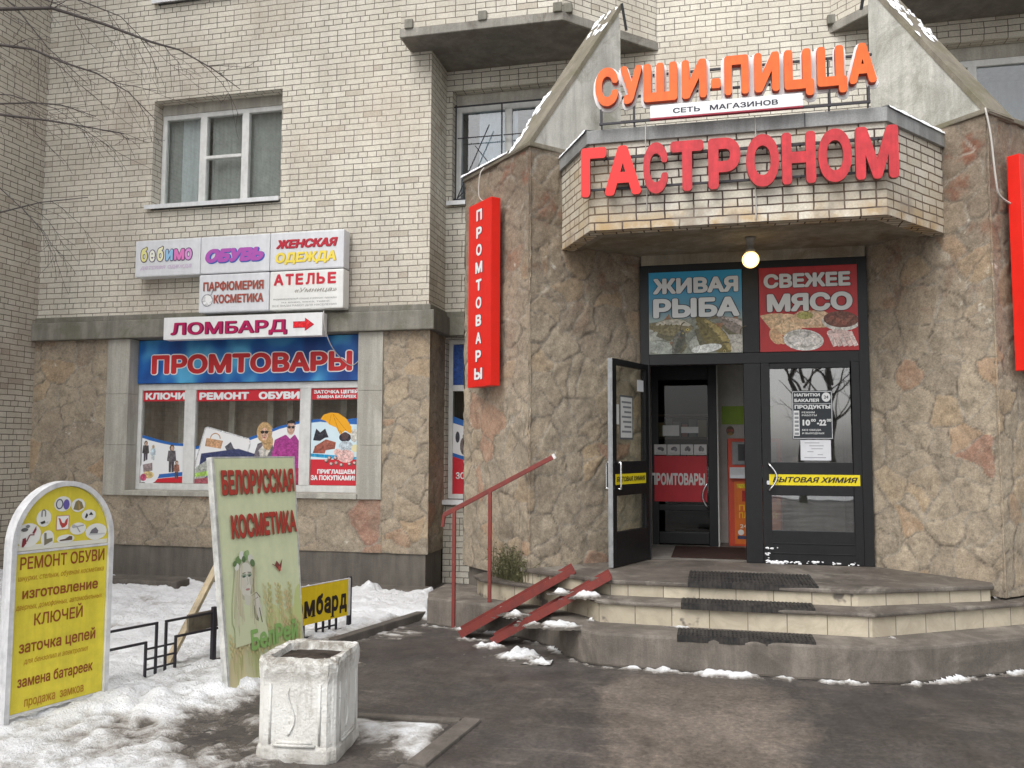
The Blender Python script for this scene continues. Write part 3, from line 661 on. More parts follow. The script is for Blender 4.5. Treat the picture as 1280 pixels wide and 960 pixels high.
def fin(p, q, side, name):
    """triangular fin rising from the pier corner p towards q; its thickness lies on the outer side"""
    p = Vector(p); q = Vector(q); d = (q-p).normalized(); n = Vector((-d.y, d.x))*side; th = .40; L = 1.18; za, zb = ZP+.045, 6.62
    a, b = p+d*.0, p+d*L; A = a+n*th; Bq = b+n*th
    vs = [(a.x,a.y,za),(b.x,b.y,za),(b.x,b.y,zb-.22),(b.x-d.x*.03,b.y-d.y*.03,zb),(A.x,A.y,za),(Bq.x,Bq.y,za),(Bq.x,Bq.y,zb-.22),(Bq.x-d.x*.03,Bq.y-d.y*.03,zb)]
    fs = [(0,1,2,3),(7,6,5,4),(1,5,6,2),(2,6,7,3)]
    if side < 0: fs = [f[::-1] for f in fs]
    m = MB(); m.add(vs, fs); f = B(name, m, M_fin)
    c = MB(); off = d*-.04; zt = .03                # sloping coping on top of the fin
    e0 = [a+off-n*.006, a+off+n*(th+.01)]; e1 = [b-d*.0-n*.006, b+n*(th+.01)]
    vs = [(e0[0].x,e0[0].y,za-.03),(e0[1].x,e0[1].y,za-.03),(e1[1].x,e1[1].y,zb+.04),(e1[0].x,e1[0].y,zb+.04)]
    dn = [(x-d.x*-.035, y-d.y*-.035, z-.03) for x, y, z in vs]
    fs = [(0,1,2,3),(7,6,5,4),(0,4,5,1),(1,5,6,2),(2,6,7,3),(3,7,4,0)]
    if side > 0: fs = [f_[::-1] for f_ in fs]
    c.add(vs+dn, fs); c.build('fin_coping', M_fin_top, f)
    k = MB(); k.bar((b.x-n.x*.03, b.y-n.y*.03, zb+.03), (b.x+d.x*.06-n.x*.03, b.y+d.y*.06-n.y*.03, zb-.25), .03, .05); k.build('fin_edge_strip', M_black, f)
    # patches of snow left on the slope
    sn = MB(); rng = random.Random(5 if side > 0 else 9)
    for i in range(46):
        t = rng.choice([rng.uniform(.03, .45), rng.uniform(.80, .99)]) if side > 0 else rng.uniform(.55, 1.0); wdt = rng.uniform(.01, .05); u = (th+.02)*rng.uniform(.72, 1.0) if side > 0 and t < .6 else (th+.02)*rng.uniform(0, 1.0)
        P = Vector((*(a+off+d*(L+.04)*t+n*u), za-.03+(zb-za+.07)*t))
        s_, h_ = Vector((*d*(L+.04), zb-za+.07)).normalized(), Vector((*n, 0)); up = Vector((-d.x*.8, -d.y*.8, .6))
        ln = rng.uniform(.03, .10); pts = [P+s_*ln*math.cos(w_)*rng.uniform(.6, 1)+h_*wdt*math.sin(w_)*rng.uniform(.6, 1)+up*.006 for w_ in [2*math.pi*j/9 for j in range(9)]]
        top = P+up*.022; sn.add(pts+[top], [(j, (j+1) % 9, 9) for j in range(9)])
    kind(sn.build('snow_patch', plain((.84, .85, .87), .7, .2, 0), f, smooth=True), 'stuff')
fin(PL0, PL1, 1, 'porch_fin'); fin(PR0, PR1, -1, 'porch_fin')

# ---- porch canopy: three-sided brick parapet on a slab, zinc flashing on top
A_, B_, C_, D_ = (-1.475, 8.53), (-1.085, 7.82), (1.515, 7.82), (2.17, 8.63)
m = MB(); zc0, zc1 = 3.80, 4.635
m.prism([A_, B_, C_, D_, (2.10, 8.75), (1.45, 7.98), (-1.02, 7.98), (-1.36, 8.60)], zc0, zc1); cb = B('canopy_parapet', m, M_brick_bay)
m = MB(); m.prism([(-1.42, 8.58), (-1.03, 7.95), (1.46, 7.95), (2.10, 8.68), (1.56, 9.30), (-.72, 9.30)], 3.855, 4.72); m.prism([(-1.41, 8.57), (-1.055, 7.87), (1.485, 7.87), (2.10, 8.66), (1.95, 8.80), (1.40, 8.10), (-.98, 8.10), (-1.30, 8.68)], 3.812, 3.853)
m.box(-.72, 1.56, 9.20, 9.45, 3.742, 3.90); B('canopy_soffit', m, M_porch_soffit, .012)
m = MB(); off = .035
for p, q, e0, e1 in ((A_, B_, 0, .02), (B_, C_, .02, .02), (C_, D_, .02, 0)):
    d = (Vector(q)-Vector(p)).normalized(); n = Vector((d.y, -d.x)); a = Vector(p)-d*e0+n*off; b = Vector(q)+d*e1+n*off
    m.prism([(a.x, a.y), (b.x, b.y), (b.x-n.x*.3, b.y-n.y*.3), (a.x-n.x*.3, a.y-n.y*.3)], 4.625+random.uniform(0, .002), 4.755+random.uniform(0, .003))
fl = B('canopy_flashing', m, M_flash, .004)
m = MB(); m.box(.845, .852, 7.775, 7.785, 4.628, 4.756); m.build('flashing_seam', M_iron, fl)
def ridge(p, q, z, wd, hgt, seed):
    p = Vector(p); q = Vector(q); d = q-p; L = d.length; d /= L; n = Vector((-d.y, d.x)); rng = random.Random(seed); N = int(L/.04)+2; vs = []; fs = []
    for i in range(N):
        c = p+d*L*i/(N-1); hh = hgt*rng.uniform(.5, 1.1)
        for t, k in ((0, -.25), (.05, .7), (.5, 1), (1, .1)): vs.append((c.x+n.x*wd*t, c.y+n.y*wd*t, z+hh*k))
    for i in range(N-1):
        for k in range(3): fs.append((4*i+k, 4*i+4+k, 4*i+5+k, 4*i+1+k))
    mb = MB(); mb.add(vs, fs); return mb
M_freshsnow = plain((.80, .81, .825), .7, .2, 0)
for p, q, sd_ in (((A_[0]-.04, A_[1]-.025), (B_[0]-.045, B_[1]-.03), 3), ((C_[0]+.045, C_[1]-.03), (D_[0]+.035, D_[1]-.03), 4)):
    kind(ridge(p, q, 4.757, .18, .035, sd_).build('snow_ridge', M_freshsnow, fl, smooth=True), 'stuff')
kind(ridge((PLb[0]-.06, PLb[1]-.03), (PL0[0]-.30, PL0[1]+.24), ZP+.045, .14, .03, 6).build('snow_ridge', M_freshsnow, bld, smooth=True), 'stuff')

# ---- balconies over the recess
def balcony(poly, zlo, name):
    m = MB(); m.prism(poly, zlo, zlo+.11); s = B(name, m, M_band if 0 else M_balc, .01)
    u_ = MB(); ctr = (sum(p[0] for p in poly)/len(poly), sum(p[1] for p in poly)/len(poly)); u_.prism([(p[0]+(ctr[0]-p[0])*.03, p[1]+(ctr[1]-p[1])*.04) for p in poly], zlo-.006, zlo-.001); u_.build('stained_shaded_underside', M_soffit, s)  # thin plate added below the slab, darkened for stain and shade
    i = [(sum(p[0] for p in poly)/len(poly), sum(p[1] for p in poly)/len(poly))]
    q = [(p[0]+(i[0][0]-p[0])*.012, p[1]+(i[0][1]-p[1])*.03) for p in poly]
    w_ = MB(); w_.prism(q, zlo+.115, zlo+1.2); w_.build('balcony_parapet', M_brick, s)
    for p0, p1 in zip(poly, poly[1:]):            # lugs of mortar on the slab's edge
        a, b = Vector(p0), Vector(p1); L = (b-a).length
        if L < .5 or a.y > 10.3 and b.y > 10.3: continue
        n = (b-a).normalized(); o_ = Vector((n.y, -n.x))*.015
        for t in ((.06, .52, .97) if L > 1.8 else (.04,)):
            c = a+(b-a)*t+o_; l = MB(); l.box(c.x-.055, c.x+.055, c.y-.01, c.y+.06, zlo+.10, zlo+.22); l.build('mortar_lug', M_band, s, .012)
    return s
M_balc = concrete_mat('balcony_slab', (.37, .35, .31), (.30, .285, .25), (.13, .115, .095), 2.5)
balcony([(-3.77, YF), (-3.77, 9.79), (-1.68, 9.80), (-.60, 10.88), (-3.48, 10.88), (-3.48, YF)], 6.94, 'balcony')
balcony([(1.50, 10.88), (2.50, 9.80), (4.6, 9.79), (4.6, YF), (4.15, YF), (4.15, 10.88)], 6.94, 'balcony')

# ---- entrance: black metal frame, vestibule, doors
ZD = .60
m = MB(); y0, y1 = 9.20, 9.30
for x0, x1, z0, z1 in ((-.735, -.64, ZD, 3.745), (1.475, 1.57, ZD, 3.745), (-.64, 1.475, 3.665, 3.745), (-.64, 1.475, 2.66, 2.775), (.335, .505, ZD, 2.66), (.335, .505, 2.775, 3.665)): m.box(x0, x1, y0, y1, z0, z1)
ent = B('entrance_frame', m, M_black, .006)
v = MB(); v.add([(-.72,9.31,ZD),(1.56,9.31,ZD),(1.56,11.85,ZD),(-.72,11.85,ZD),(-.72,9.31,2.9),(1.56,9.31,2.9),(1.56,11.85,2.9),(-.72,11.85,2.9)], [(0,1,2,3),(4,7,6,5),(0,3,7,4),(1,5,6,2),(3,2,6,7)])
v.box(-.74, 1.58, 9.302, 9.36, 2.90, 3.75); v.build('vestibule_lining', M_plaster_in, ent)
v = MB(); v.box(-.72, 1.56, 9.0+.31, 11.8, ZD-.01, ZD+.003); v.build('vestibule_floor', concrete_mat('vestibule_tiles', (.30, .28, .25), (.24, .22, .20), None, 4, .5), ent)
def leaf_mesh(w_, h_, name, parent=None, frame=M_black, glass=M_glass_door, split=(1.055, 1.255), stile=.085):
    """door leaf: local x 0..w from the hinge, y 0..-.05, z 0..h; solid middle rail and bottom panel"""
    f = MB(); t = -.05
    f.box(0, stile, t, 0, 0, h_); f.box(w_-stile, w_, t, 0, 0, h_); f.box(stile, w_-stile, t, 0, 0, .33); f.box(stile, w_-stile, t, 0, h_-.085, h_); f.box(stile, w_-stile, t, 0, split[0]-.05 if 0 else .66+.02, split[0])
    f.box(stile, w_-stile, t+.012, -.012, .045, .32)
    return f
def door(name, w_, h_, mat, flip=1, glass=M_glass_door, lower=True, frame=M_black, edge=None):
    f = MB(); t0, t1 = -.05, 0; st_ = .085
    X = lambda a, b: (min(a*flip, b*flip), max(a*flip, b*flip))
    def bx(a, b, c, d, e=t0, g_=t1): q = X(a, b); f.box(q[0], q[1], e, g_, c, d)
    bx(0, st_, 0, h_); bx(w_-st_, w_, 0, h_); bx(st_, w_-st_, 0, .335); bx(st_, w_-st_, h_-.06, h_); bx(st_, w_-st_, .69, 1.03)
    for zz in (.10, .20): bx(st_, w_-st_, zz, zz+.012, t0-.004, t0)
    o = f.build(name, frame, ent, .005); o.matrix_local = mat
    for za, zb in ((.335, .69), (1.03, h_-.06)):
        q = X(st_, w_-st_); box_part('pane', glass, o, (q[0], q[1], -.03, -.022, za, zb))
    if edge: q = X(w_, w_+.004); box_part('edge_strip', M_alu, o, (q[0], q[1], -.05, 0, 0, h_))
    return o
def handle(parent, x, z0, z1, y, bow, out=-1, rr=.011):
    pts = [(x, y, z1), (x, y+out*.045, z1)]; n = 10
    pts += [(x+bow*math.sin(math.pi*i/n), y+out*.055, z1+(z0-z1)*i/n) for i in range(n+1)]; pts += [(x, y+out*.045, z0), (x, y, z0)]
    m = MB(); m.tube(pts, rr, 8); m.build('handle', M_chrome, parent, smooth=True)
# right leaf, closed: hinge on the right jamb
dr = door('door_leaf', .965, 2.055, Matrix.Translation((1.473, 9.245, ZD+.005)), -1)
handle(dr, -.905, .745, 1.01, -.05, .075)
box_part('lock', M_chrome, dr, (-.925, -.895, -.062, -.05, .80, .84))
sn = MB(); rng = random.Random(3)
for i in range(60):
    c = rng.choice((rng.uniform(-.95, -.80), rng.uniform(-.95, -.02))); hz = rng.uniform(.0, .03) if c > -.80 or rng.random() < .6 else rng.uniform(0, .16); s_ = rng.uniform(.006, .022)
    pts = [(c+s_*math.cos(k)*rng.uniform(.5, 1.6), -.052, hz+s_*.8*math.sin(k)*rng.uniform(.5, 1.2)) for k in [2*math.pi*j/8 for j in range(8)]]
    sn.add(pts+[(c, -.052-s_*.5, hz)], [(j, (j+1) % 8, 8) for j in range(8)])
kind(sn.build('snow_smear', M_freshsnow, dr), 'stuff')
# left leaf, swung out over the landing
ang = math.atan2(8.44-9.245, -.945+.64)
dl = door('door_leaf', .855, 2.055, Matrix.Translation((-.645, 9.21, ZD+.01)) @ Matrix.Rotation(ang, 4, 'Z'), 1, M_glass_clear, edge=True)
handle(dl, .79, .76, 1.02, 0, -.0, 1); handle(dl, .79, .76, 1.02, -.05, .0, -1)
# inner door of the vestibule, standing left, and its dark surround
idr = MB(); idr.box(-.72, -.64, 10.66, 10.74, ZD, 2.9); idr.box(-.04, .065, 10.64, 10.74, ZD, 2.9); idr.box(-.64, -.04, 10.66, 10.74, 2.62, 2.9); idr.box(-.64, -.04, 10.67, 10.73, ZD+.02, ZD+.16); idr.box(-.64, -.04, 10.675, 10.725, 1.02, 1.09)
idr = idr.build('inner_door', M_black, ent, .006)
box_part('pane', M_glass_clear, idr, (-.64, -.04, 10.695, 10.703, ZD+.16, 2.62))
handle(idr, -.055, 1.06, 1.36, 10.64, -.06)
x = MB(); x.box(-.72, .06, 11.72, 11.78, ZD, 2.9); x.build('dark_interior', M_dark, ent)
x = MB(); x.box(.065, .08, 10.60, 11.84, ZD+.005, 2.9); x.box(.08, 1.56, 11.08, 11.10, ZD+.005, 2.9); x.build('partition_wall', plain((.62, .61, .57), .6, .3, .1), ent)
s = MB()
for zz in (1.2, 1.55, 1.9, 2.2): s.box(-.70, .04, 11.45, 11.70, zz, zz+.03)
s.build('shelf', plain((.16, .11, .09), .7, .3, .1), ent)
rng = random.Random(2); s = MB()
cols = [plain(c, .5, .4, 0) for c in ((.40, .30, .22), (.30, .07, .05), (.45, .42, .35), (.12, .16, .12), (.30, .24, .10))]
for zz in (1.23, 1.58, 1.93):
    xx = -.68
    while xx < 0: w_ = rng.uniform(.05, .12); s.box(xx, xx+w_, 11.40, 11.6, zz+.001, zz+rng.uniform(.12, .26), rng.randrange(5)); xx += w_+rng.uniform(.005, .03)
s.build('shelf_goods', cols, ent)

# ------------------------------------------------------------------ entrance steps, ramps, rail, mats
def rough_outline(pts, step=.12, amp=.009, seed=1):
    rng = random.Random(seed); out = []
    for (a, b), (c, d) in zip(pts, pts[1:]):
        n = max(1, int(math.hypot(c-a, d-b)/step))
        for i in range(n): t = i/n; out.append((a+(c-a)*t+rng.uniform(-amp, amp), b+(d-b)*t+rng.uniform(-amp, amp)))
    return out+[pts[-1]]
S1 = [(-2.90,8.60),(-2.80,8.28),(-2.36,8.13),(-1.84,7.96),(-1.46,7.66),(-1.24,7.34),(-1.08,7.14),(-.90,7.05),(1.1,7.02),(1.4,7.07),(1.7,7.24),(2.1,7.50),(2.5,7.77),(3.0,8.1),(3.6,8.5)]
S2 = [(-2.42,8.62),(-2.28,8.38),(-1.52,8.02),(-1.13,7.68),(-.98,7.45),(1.24,7.37),(2.80,8.36),(2.95,8.6)]
S3 = [(-1.88,8.40),(-1.84,8.24),(-.91,7.71),(1.18,7.66),(2.36,8.22),(2.40,8.42)]
stp = thing('entrance_steps', 'three worn concrete steps with beige tiled risers below the porch', 'steps')
def inset(pts, k): return [(x-(x-.2)*k, y+.03) for x, y in pts]
m = MB(); m.prism(rough_outline(S1, .1, .008, 3)+[(3.6,9.2),(-2.9,9.2)], 0, .27); m.build('bottom_step', M_step, stp, .022)
m = MB(); m.prism(inset(S2, .012)+[(2.2,9.2),(-2.2,9.2)], .26, .425); m.build('riser', M_tile, stp)
m = MB(); m.prism(rough_outline(S2, .1, .004, 4)+[(2.3,9.1),(-2.3,9.1)], .427, .46); m.build('tread', M_tread, stp, .012)
m = MB(); m.prism(inset(S3, .012)+[(1.75,9.15),(-.9,9.15)], .45, .558); m.build('riser', M_tile, stp)
m = MB(); m.prism(rough_outline(S3, .1, .004, 5)+[(1.62,9.2),(1.56,9.32),(-.72,9.32),(-.80,9.2)], .56, .60); m.build('landing', M_tread, stp, .012)
def mat_thing(x0, x1, y0, y1, z, label, sk=0):
    m = MB(); n = 34; th = .016; rows = []
    m.prism([(x0, y0), (x1, y0), (x1+sk, y1), (x0+sk, y1)], z+.003, z+.003+th*.6)
    for i in range(n):
        x = x0+(x1-x0)*(i+.5)/n; w_ = (x1-x0)/n*.3
        m.prism([(x-w_, y0-.012), (x+w_, y0-.012), (x+w_+sk, y1), (x-w_+sk, y1)], z+.003+th*.6, z+.003+th)
    for j in range(4): yy = y0+(y1-y0)*(j+.5)/4; m.box(x0, x1, yy-.012, yy+.012, z+.003+th*.6, z+.003+th*.92)
    m.box(x0, x1, y0-.016, y0-.012, z-.035, z+.016)
    return tag(m.build('rubber_mat', M_rubber, None, 0), label, 'mat', 'ribbed rubber mats on the steps')
mat_thing(-.22, .86, 7.69, 8.36, ZD, 'ribbed black rubber mat on the landing, uppermost of the three on the steps')
mat_thing(-.27, .80, 7.41, 7.66, .46, 'narrow ribbed black rubber mat on the middle step')
mat_thing(-.29, .76, 7.05, 7.32, .27, 'narrow ribbed black rubber mat on the lowest step')
m = MB(); m.box(-.44, .62, 9.42, 10.5, ZD+.004, ZD+.016); tag(m.build('doormat', plain((.045, .025, .02), .9, .2, .2), None, .004), 'dark brown doormat on the vestibule floor behind the doorway', 'mat')
def ramp_channel(pts, wd, label):
    m = MB(); h = .07
    P = [Vector(p) for p in pts]
    for a, b in zip(P, P[1:]):
        d = (b-a).normalized(); s_ = Vector((d.y, -d.x, 0)).normalized(); u = s_.cross(d); u = u if u.z > 0 else -u; e = d*.004
        for (o0, o1, h0, h1) in ((-wd/2, wd/2, 0, .006), (wd/2-.006, wd/2, .006, h), (-wd/2, -wd/2+.006, .006, h)):
            vs = [q+s_*o+u*k for q in (a-e, b+e) for o, k in ((o0, h0), (o1, h0), (o1, h1), (o0, h1))]
            m.add(vs, [(0,1,2,3),(7,6,5,4),(0,4,5,1),(1,5,6,2),(2,6,7,3),(3,7,4,0)])
    return tag(m.build('pram_ramp', M_rail), label, 'ramp', 'red steel pram ramps on the steps')
ramp_channel([(-2.30, 7.84, .012), (-1.27, 8.05, .612)], .22, 'red steel channel ramp over the steps, the one nearer the handrail')
ramp_channel([(-1.93, 7.63, .012), (-.89, 7.74, .612)], .22, 'red steel channel ramp over the steps, the one nearer the doorway')
hr = thing('handrail', 'rusty red steel handrail beside the steps at the left stone pier', 'handrail', (-2.3, 8.17, 0))
HX, HY = -2.3, 8.17
def hl(x, z): return (x-HX, 0, z)
m = MB(); m.bar(hl(-2.60, 1.105), hl(-1.50, 1.685), .032, .045); m.build('top_rail', M_handrail, hr, .005)
m = MB(); m.bar(hl(-2.60, 1.11), hl(-2.615, .985), .03, .035); m.build('rail_end', M_handrail, hr, .004)
for x, z0, z1 in ((-2.495, 0, 1.145), (-2.13, .27, 1.335)):
    m = MB(); m.bar(hl(x, z0), hl(x, z1), .034); m.build('post', M_handrail, hr, .004)
m = MB(); m.bar(hl(-1.502, 1.684), hl(-1.478, 1.697), .036, .048); m.build('rail_cap', plain((.72, .70, .68), .4, .4, .1), hr)

# ------------------------------------------------------------------ signs on the porch
gs = thing('shop_sign', 'big red raised letters of the grocery across the brick porch front', 'sign', (0, 7.70, 4.09))
M_red2 = plain((.80, .022, .02), .4, .4, .06)
for ch, x0, x1 in (('Г',-1.150,-.912),('А',-.930,-.592),('С',-.575,-.352),('Т',-.330,-.033),('Р',.005,.288),('О',.335,.617),('Н',.640,.925),('О',.945,1.222),('М',1.252,1.600)):
    o = text(ch, x0, x1, 0, .468, 0, gs, M_red2 if ch in 'ГА' else M_redletter, .052, depth=.05, name='letter', side=M_redside, res=6)
m = MB(); m.box(-1.1, 1.55, .075, .095, .08, .10); m.box(-1.1, 1.55, .075, .095, .37, .39)
for x in (-.95, -.45, .1, .48, .8, 1.1, 1.45): m.box(x, x+.012, .052, .12, .08, .095); m.box(x, x+.012, .052, .12, .37, .385)
m.build('mounting_rail', M_iron, gs)
ss = thing('shop_sign', 'orange raised letters with a dash on a white outline plate standing above the porch', 'sign', (0, 7.72, 4.955))
for ch, x0, x1 in (('С',-1.016,-.800),('У',-.780,-.580),('Ш',-.570,-.260),('И',-.221,.004),('-',.040,.128),('П',.158,.373),('И',.420,.638),('Ц',.677,.930),('Ц',.955,1.204),('А',1.218,1.448)):
    text(ch, x0, x1, 0, .365, 0, ss, M_orange, .062, depth=.06, name='letter', side=M_orange_side, res=6, xf=None)
    if ch != '-': text(ch, x0-.028, x1+.028, -.028, .393, .075, ss, M_acrylic, .10, depth=.012, name='letter_plate', res=6)
m = MB()
for z in (.10, .29): m.box(-1.0, 1.43, .10, .12, z, z+.02)
m.box(-.98, 1.39, .0, .02, -.178, -.160)
for x in (-.975, -.67, 1.05, 1.375): m.box(x, x+.016, .022, .038, -.176, -.02); m.box(x, x+.016, .088, .10, -.19, .30)
m.build('support_frame', M_iron, ss)
sm = thing('shop_sign', 'narrow white plate with small black capitals between the orange and the red letters', 'sign', (0, 7.66, 4.765))
box_part('plate', M_acrylic, sm, (-.505, .823, 0, .05, .012, .128), .003); box_part('lower_edge', plain((.40, .03, .06), .5, .4, .1), sm, (-.505, .823, .001, .05, 0, .011))
text('СЕТЬ   МАГАЗИНОВ', -.30, .615, .040, .088, -.002, sm, plain((.03, .03, .05), .5, .3, 0), .03)
# vertical red box signs on the piers
c = along(PL0, PLb, .69); vs_ = thing('box_sign', 'tall narrow red box sign with white letters stacked down it on the left stone pier', 'sign', (c[0]-.03, c[1]-.03, 2.41), R(-45))
box_part('case', M_red, vs_, (-.24, .24, -.15, -.035, 0, 1.98), .006)
M_navy = plain((.14, .012, .05), .5, .3, 0)
for i, ch in enumerate('ПРОМТОВАРЫ'):
    z = 1.98-.205-i*.189; w_ = {'Ы': .085, 'М': .075}.get(ch, .06)
    text(ch, -w_+.002, w_+.002, z, z+.125, -.1515, vs_, M_navy, .07, name='letter_shadow', grow=.02); text(ch, -w_-.006, w_-.006, z+.002, z+.125, -.1530, vs_, M_acrylic, .05, name='letter')
c = along(PR0, PRb, .42); v2 = thing('box_sign', 'tall narrow red box sign at the right edge, on the right stone pier', 'sign', (c[0]+.03, c[1]-.03, 2.47), R(45))
box_part('case', M_red, v2, (-.24, .24, -.15, -.035, 0, 1.96), .006)

# ------------------------------------------------------------------ lit boxes and boards on the left front
def lightbox(x0, x1, z0, z1, y, label, body=M_lightbox, depth=.19):
    t = thing('sign_box', label, 'sign', (x0, y, z0), group='white light boxes above the shop window')
    box_part('case', body, t, (.003, x1-x0-.003, 0, depth, .003, z1-z0-.003), .018); return t, x1-x0, z1-z0
P = lambda c: plain(c, .5, .3, 0)
t, w_, h_ = lightbox(-7.64, -6.635, 4.075, 4.585, 10.0, 'white light box with bubbly multicoloured lower case word, top left of its group')
for ch, a, b, c1 in zip('бебимо', (.085,.215,.335,.470,.595,.760), (.205,.325,.455,.600,.775,.890), ((.75,.72,.30),(.80,.80,.70),(.80,.78,.50),(.30,.55,.78),(.72,.20,.50),(.66,.30,.62))):
    text(ch, a, b, .20, .375, -.003, t, P((.10,.07,.14)), .09, name='letter_outline', ref='б'); text(ch, a+.012, b-.012, .212, .363, -.005, t, P(c1), .045, name='letter', ref='б')
text('детская одежда', .09, .88, .105, .165, -.003, t, P((.60,.50,.64)), .03, .2, name='small_lettering')
t, w_, h_ = lightbox(-6.635, -5.612, 4.075, 4.585, 10.0, 'white light box with one fat slanting purple word, middle of the top row')
text('ОБУВЬ', .085, .955, .135, .335, -.003, t, P((.05,.12,.45)), .11, .25, name='letter_shadow'); text('ОБУВЬ', .075, .935, .15, .335, -.005, t, P((.42,.10,.42)), .085, .25)
t, w_, h_ = lightbox(-5.612, -4.562, 4.075, 4.585, 10.0, 'white light box with a red word over a yellow word')
text('ЖЕНСКАЯ', .095, .965, .285, .405, -.003, t, P((.20,.02,.03)), .065, .22, name='letter_shadow'); text('ЖЕНСКАЯ', .09, .955, .29, .405, -.005, t, P((.50,.03,.05)), .05, .22)
text('ОДЕЖДА', .085, .95, .095, .235, -.003, t, P((.45,.30,.10)), .075, .12, name='letter_shadow'); text('ОДЕЖДА', .085, .94, .10, .235, -.005, t, P((.85,.68,.10)), .05, .12)
t, w_, h_ = lightbox(-6.645, -5.607, 3.555, 4.07, 10.0, 'white light box with two brown red words and a round powder box')
text('ПАРФЮМЕРИЯ', .075, .965, .285, .41, -.003, t, P((.30,.28,.26)), .045, name='letter_shadow'); text('ПАРФЮМЕРИЯ', .07, .955, .29, .41, -.005, t, P((.36,.07,.05)), .035)
text('КОСМЕТИКА', .235, .965, .115, .235, -.003, t, P((.30,.28,.26)), .045, name='letter_shadow'); text('КОСМЕТИКА', .23, .955, .12, .235, -.005, t, P((.36,.07,.05)), .035)
p = Pic(-.003); p.ell(.135,.165,.085,.085,(.30,.30,.32)).ell(.135,.165,.072,.072,(.70,.70,.70)).ell(.15,.18,.045,.05,(.80,.80,.80)).line([(.19,.235),(.215,.30)],.02,(.30,.30,.32)); p.build(t)
t, w_, h_ = lightbox(-5.600, -4.558, 3.550, 4.068, 9.995, 'white light box with a red word above grey small print', plain((.80,.80,.77), .35, .4, .05))
for ch, a, b in zip('АТЕЛЬЕ', (.06,.225,.37,.515,.665,.82), (.20,.345,.48,.64,.785,.94)): text(ch, a, b, .325, .475 if ch != 'А' else .475, -.003, t, P((.55,.03,.05)), .05, name='letter')
text('«Умница»', .36, .95, .225, .285, -.003, t, P((.35,.33,.30)), .012, .3, name='small_lettering')
for z, a, s_ in ((.135, .06, 'индивидуальный пошив и ремонт одежды'), (.090, .18, 'из кожи, меха, ткани'), (.045, .05, 'ВСЕ ВИДЫ РАБОТ ДЛЯ НАСЕЛЕНИЯ')): text(s_, a, .95 if a < .1 else .85, z, z+.025, -.003, t, P((.30,.30,.30)), .01, name='small_lettering')
t = thing('sign_box', 'long white box with a dark red word and a red arrow under the light boxes', 'sign', (-7.12, 9.95, 3.20))
box_part('case', plain((.80,.80,.80), .35, .4, .05), t, (0, 2.30, 0, .14, 0, .298), .004)
text('ЛОМБАРД', .115, 1.82, .055, .225, -.003, t, P((.16,.01,.06)), .055, name='letter_shadow', ref='Н'); text('ЛОМБАРД', .108, 1.80, .06, .225, -.005, t, P((.42,.012,.09)), .025)
p = Pic(-.003); p.poly([(1.895,.105),(2.06,.105),(2.06,.062),(2.19,.145),(2.06,.235),(2.06,.19),(1.895,.19)],(.35,.01,.05)).poly([(1.90,.112),(2.065,.112),(2.065,.08),(2.175,.148),(2.065,.222),(2.065,.183),(1.90,.183)],(.70,.02,.03)); p.build(t, 'arrow')
def banner_mat():
    M = Mat('blue_banner'); p_ = M.xyz(M.coord('Object')); w1 = M.noise(1.3, 2, .4, M.coord('Object', (1.6, 1, 1.2)))
    col = M.ramp(w1, [(.36, (.015, .05, .22)), (.5, (.02, .13, .42)), (.66, (.10, .42, .70))]); return M.out(col, .4, .4)
M_banner = banner_mat()
t = thing('shop_banner', 'blue banner with white edged red capitals over the shop window', 'sign', (-7.79, 10.355, 2.655))
box_part('panel', M_banner, t, (0, 3.36, 0, .03, 0, .60), .003)
text('ПРОМТОВАРЫ', .215, 3.215, .12, .395, -.003, t, P((.80,.80,.80)), .095, name='letter_outline', grow=.03); text('ПРОМТОВАРЫ', .215, 3.215, .125, .39, -.005, t, P((.56,.035,.04)), .055)

# ------------------------------------------------------------------ posters on the shop window
RED = (.58, .03, .045); WHT = (.80, .81, .82); BLU = (.03, .14, .45); SKIN = (.62, .40, .30)
yp = YF+.19+.024
def figure(p, f, u, v, h, coat, legs=(.08, .07, .08), hair=(.12, .07, .04)):
    """a small printed person, v = top of the head, h = height, in poster units"""
    q = lambda du, dv: f(u+du*h, v+dv*h)
    s_ = abs(f(h, 0)[0]-f(0, 0)[0])
    p.poly([q(-.10,.5), q(.10,.5), q(.09,1), q(.01,1), q(0,.6), q(-.01,1), q(-.09,1)], legs)
    p.poly([q(-.13,.20), q(.13,.20), q(.17,.58), q(.10,.60), q(.09,.35), q(.10,.62), q(-.10,.62), q(-.09,.35), q(-.10,.60), q(-.17,.58)], coat)
    c = q(0, .10); p.ell(c[0], c[1], s_*.085, s_*.11, hair); c = q(.01, .12); p.ell(c[0], c[1], s_*.055, s_*.075, SKIN)
f = amap(72,-7.735,285,-7.075,80,2.555,552,1.28)
t1 = thing('window_poster', 'poster of small figures with red strip in the left light of the shop window', 'poster', (0, yp, 0), group='posters on the shop window')
p = Pic(0); R4 = lambda u0, u1, v0, v1, c: p.poly([f(u0,v1), f(u1,v1), f(u1,v0), f(u0,v0)], c)
R4(72,286,80,134,RED)
p.poly([f(72,550), f(286,550), f(286,365), f(230,362), f(170,350), f(110,335), f(72,322)], WHT); p.poly([f(72,322), f(110,335), f(170,350), f(230,362), f(286,365), f(286,352), f(220,347), f(150,330), f(100,315), f(72,308)], BLU)
p.poly([f(150,510), f(286,495), f(286,515), f(150,530)], BLU); p.poly([f(150,532), f(286,517), f(286,550), f(120,550)], RED)
